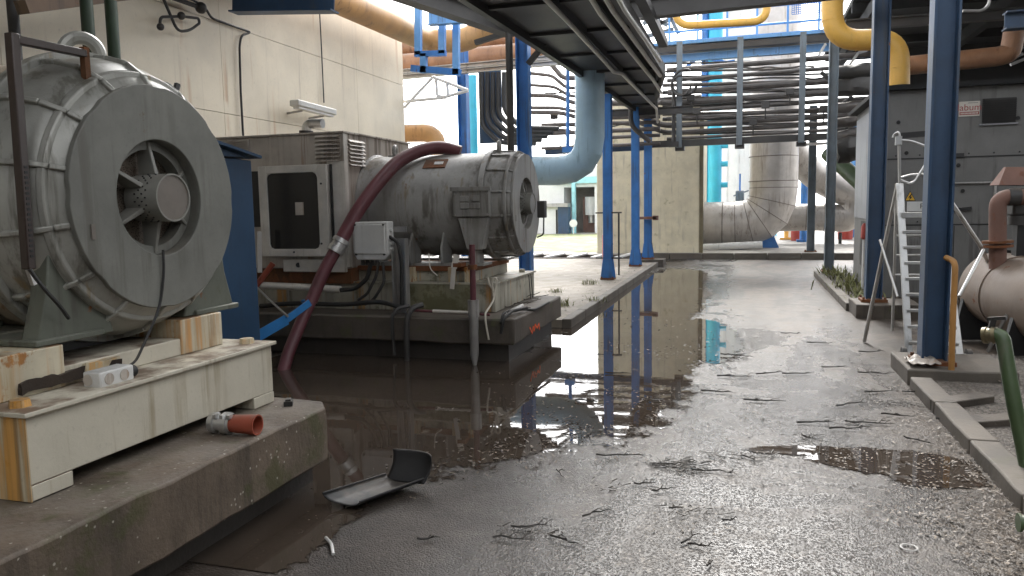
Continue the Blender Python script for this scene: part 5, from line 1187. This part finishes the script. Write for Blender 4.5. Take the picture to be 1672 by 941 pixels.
scatter(420, 800, 1250, 640, 760, .006, .02, lambda p: max(0, .25 + nz(p, 2.2, 12)))
scatter(350, 1230, 1560, 730, 800, .006, .015, lambda p: max(0, .3 + nz(p, 2.5, 2)) if p.x < 1.4 else 0)
scatter(180, 900, 1420, 480, 620, .01, .03, lambda p: max(0, .1 + nz(p, 1.2, 15)) if -2.3 < p.x < 1.4 else 0)
scatter(260, 480, 1000, 800, 941, .004, .009, lambda p: 1 if p.x > -2.4 else 0)
for _ in range(1500):
    p = V((lr.uniform(1.58, 3.2), lr.uniform(3.6, 8.6), .075))
    if nz(p, 1.7, 6) > -.15: leaf(lm, p + V((0, 0, lr.uniform(-.008, .01))), lr.uniform(.008, .024), lr)
for _ in range(700):
    p = V((lr.gauss(1.34, .05), lr.uniform(3.5, 8.0), .009)); leaf(lm, p + V((0, 0, lr.uniform(0, .012))), lr.uniform(.006, .018), lr)
for _ in range(500):
    p = V((-2.42 - abs(lr.gauss(0, .6)), lr.uniform(10.2, 21), .124)); leaf(lm, p, lr.uniform(.01, .03), lr)
tag(lm.build('leaf_litter', M['litter'], smooth=0), kind='stuff')
# floating scum patches
sm_ = MB(); sr = random.Random(9)
for (px, py, n, rx_, ry_) in ((818, 678, 16, .08, .03), (722, 667, 12, .07, .03), (905, 632, 60, .30, .05), (860, 610, 40, .35, .04), (980, 560, 50, .3, .15), (960, 700, 110, .35, .16), (900, 720, 120, .25, .2), (800, 740, 110, .25, .14), (1060, 640, 80, .3, .2), (1150, 560, 60, .2, .4), (1000, 520, 40, .4, .3), (1080, 575, 40, .3, .3), (740, 770, 70, .25, .1), (640, 800, 30, .2, .1)):
    c = AZ(px, py, .011)
    for _ in range(n): leaf(sm_, c + V((sr.gauss(0, rx_), sr.gauss(0, ry_), sr.uniform(0, .003))), sr.uniform(.006, .022), sr)
tag(sm_.build('floating_scum', M['litter'], smooth=0), kind='stuff')
# twig heaps
hm = MB()
for hx_, hy_, hn, hs2 in [(1105, 760, 75, 1)] + [(u, v, 14, .7) for u, v in ((1010, 640), (1060, 655), (1200, 585), (1320, 715), (1400, 690), (1460, 660), (930, 690), (1180, 745), (1130, 835), (870, 870), (1240, 745), (985, 795), (1580, 665))]:
  c = AZ(hx_, hy_, .01)
  for _ in range(hn):
    p = c + V((sr.gauss(0, .10 * hs2), sr.gauss(0, .07 * hs2), sr.uniform(0, .02 * hs2))); a = sr.gauss(.1, .8); L = sr.uniform(.015, .085)
    hm.bar(p, p + V((math.cos(a) * L, math.sin(a) * L, sr.uniform(-.005, .015))), sr.uniform(.002, .006), .004)
tag(hm.build('twig_litter', M['twig'], smooth=0), kind='stuff')
# weeds
def weed(x, y, z, h, n, label, group=None):
    m = MB(); r_ = random.Random(int(x * 100 + y * 37))
    for _ in range(n):
        a = r_.uniform(0, 6.28); o = V((x + r_.gauss(0, h * .5), y + r_.gauss(0, h * .55), z)); t = o + V((math.cos(a) * h * .5, math.sin(a) * h * .5, h * r_.uniform(.25, .9))); w = V((-math.sin(a), math.cos(a), 0)) * h * .03
        md = o.lerp(t, .55) + V((0, 0, h * .12))
        vs = [m.bm.verts.new(q) for q in (o - w, o + w, md + w * 1.3, t, md - w * 1.3)]; m.face(vs)
    return solo('weed', label, 'weed', m, M['weed'], group)
weed(-2.75, 11.6, .1, .16, 60, 'weed tuft on the left pavement edge closest to the second plinth')
weed(-2.95, 14.9, .11, .15, 60, 'weed tuft left of the flared foot of the nearest blue column')
weed(-3.3, 13.4, .11, .12, 50, 'low weed tuft in the middle of the left pavement')
weed(-2.33, 12.3, .08, .16, 40, 'weed tuft hanging over the left kerb into the puddle')
for k, (x, y, h) in enumerate(((1.85, 13.1, .32), (1.95, 14.0, .28), (1.8, 14.9, .3), (2.0, 15.9, .34), (1.85, 17.0, .3), (1.78, 18.0, .3))):
    weed(x, y, .06, h, 70, ('bushy weed right behind the slate blue column pad', 'second weed behind the slate blue column in the bed', 'third weed along the far right bed', 'tall weed in the middle of the far right bed', 'weed near the far end of the right bed', 'last weed at the far end of the right bed')[k])
for k, (x, y) in enumerate(((2.3, 12.0),)): weed(x, y, .05, .16, 60, ('mossy weed beside the black concrete pad', 'mossy weed under the dark enclosure wall')[k])
mo = MB().ball(AZ(1585, 612, .09), .13, 14); 
for v in mo.bm.verts: v.co.z = .05 + (v.co.z - .05) * .55
mo.roughen(.03, 9); solo('moss_clump', 'mossy soil clump at the foot of the ochre rod', 'moss', mo, M['moss_base'])

# unseen buildings added behind and beside the viewpoint to cut front fill light
bh = thing('fill_block_hall', 'unseen dull hall added behind the viewpoint to block fill light', 'building', (2, -12, 0))
MB().box(-10, 16, -18, -9, 0, 8.5).build('wall', M['dark_encl'], bh)
MB().box(-10.2, 16.2, -18.2, -8.8, 8.5, 8.65).build('roof', M['roofdark'], bh)
for k in range(5): MB().box(-8 + 4.6 * k, -5.6 + 4.6 * k, -8.99, -8.95, 2.6, 4.6).build('window', M['glass'], bh)
bs = thing('fill_block_shed', 'unseen dull sheet metal shed added at right to block fill light', 'building', (9, 0, 0))
MB().box(6.5, 12, -8.7, 8.4, 0, 6.0).build('wall', M['dark_encl'], bs)
MB().box(6.3, 12.2, -8.75, 8.5, 6.0, 6.12).build('roof', M['roofdark'], bs)

# far tree line glimpsed beyond the yard
def bush(x, y, z0, rx, rz, n, label):
    t = thing('tree', label, 'tree', (x, y, z0)); m = MB(); r_ = random.Random(int(abs(x) * 10))
    cl = [V((x + r_.gauss(0, rx * .5), y + r_.gauss(0, rx * .4), z0 + rz * r_.uniform(.35, 1))) for _ in range(16)]
    for _ in range(n):
        c = r_.choice(cl); p = c + V((r_.gauss(0, .5), r_.gauss(0, .5), r_.gauss(0, .45))); leaf(m, p, r_.uniform(.12, .28), r_)
    m.build('crown', M['weed'], t, smooth=0)
    MB().sweep([(x, y, z0), (x + .1, y, z0 + rz * .4), (x - .1, y, z0 + rz * .8)], [.22, .16, .06], 8).build('trunk', M['twig'], t)
bush(-14.5, 62, .13, 2.6, 6.5, 1800, 'leafy tree rising behind the white hall')

if GLARE_HAZE:  # thin scattering volume added to stand in for lens glare
    hz_ = bpy.data.materials.new('thin glare veil'); hz_.use_nodes = True; t_ = hz_.node_tree; t_.nodes.clear()
    o_ = t_.nodes.new('ShaderNodeOutputMaterial'); v_ = t_.nodes.new('ShaderNodeVolumePrincipled'); v_.inputs['Color'].default_value = (.93, .95, .97, 1); v_.inputs['Density'].default_value = GLARE_HAZE; v_.inputs['Anisotropy'].default_value = .3
    t_.links.new(v_.outputs[0], o_.inputs['Volume'])
    hb2 = MB().box(-170, 170, -70, 330, -1.6, 16).build('glare_haze', hz_); tag(hb2, kind='stuff')

# ================================================================ sky, sun, camera
w = bpy.data.worlds.new('World'); SC.world = w; w.use_nodes = True
nt = w.node_tree; bg = nt.nodes['Background']
sky = nt.nodes.new('ShaderNodeTexSky'); sky.sky_type = 'NISHITA'; sky.sun_disc = False
SUN_EL, SUN_AZ = 42, -3
sky.sun_elevation = R(SUN_EL); sky.sun_rotation = R(SUN_AZ); sky.dust_density = 2.5; sky.air_density = 1.0; sky.ozone_density = 1
hs_ = nt.nodes.new('ShaderNodeHueSaturation'); hs_.inputs['Saturation'].default_value = .08
nt.links.new(sky.outputs[0], hs_.inputs['Color']); nt.links.new(hs_.outputs[0], bg.inputs['Color']); bg.inputs['Strength'].default_value = .15
sl_ = bpy.data.lights.new('sun', 'SUN'); sl_.energy = .5; sl_.angle = R(12); sl_.color = (1, .95, .87)
so = bpy.data.objects.new('sun', sl_); COL.objects.link(so)
dirv = V((math.sin(R(SUN_AZ)) * math.cos(R(SUN_EL)), math.cos(R(SUN_AZ)) * math.cos(R(SUN_EL)), math.sin(R(SUN_EL))))
so.rotation_euler = (-dirv).to_track_quat('-Z', 'Y').to_euler(); so.location = dirv * 30
cd = bpy.data.cameras.new('camera'); cam = bpy.data.objects.new('camera', cd); COL.objects.link(cam); SC.camera = cam
cd.sensor_width = 36; cd.lens = F / IW * 36; cd.clip_start = .05; cd.clip_end = 1000
mx = Matrix((( _xd.x, -_xd.y, -_xd.z), (_yd.x, -_yd.y, -_yd.z), (_up.x, -_up.y, -_up.z))).to_4x4()
mx.translation = EYEP; cam.matrix_world = mx
vs_ = SC.view_settings; vs_.view_transform = 'Standard'; vs_.look = 'None'; vs_.gamma = 1; vs_.use_curve_mapping = False; vs_.exposure = 2.15
SC.cycles.max_bounces = 6; SC.cycles.diffuse_bounces = 3; SC.cycles.glossy_bounces = 4; SC.cycles.transparent_max_bounces = 8; SC.cycles.caustics_reflective = False; SC.cycles.caustics_refractive = False
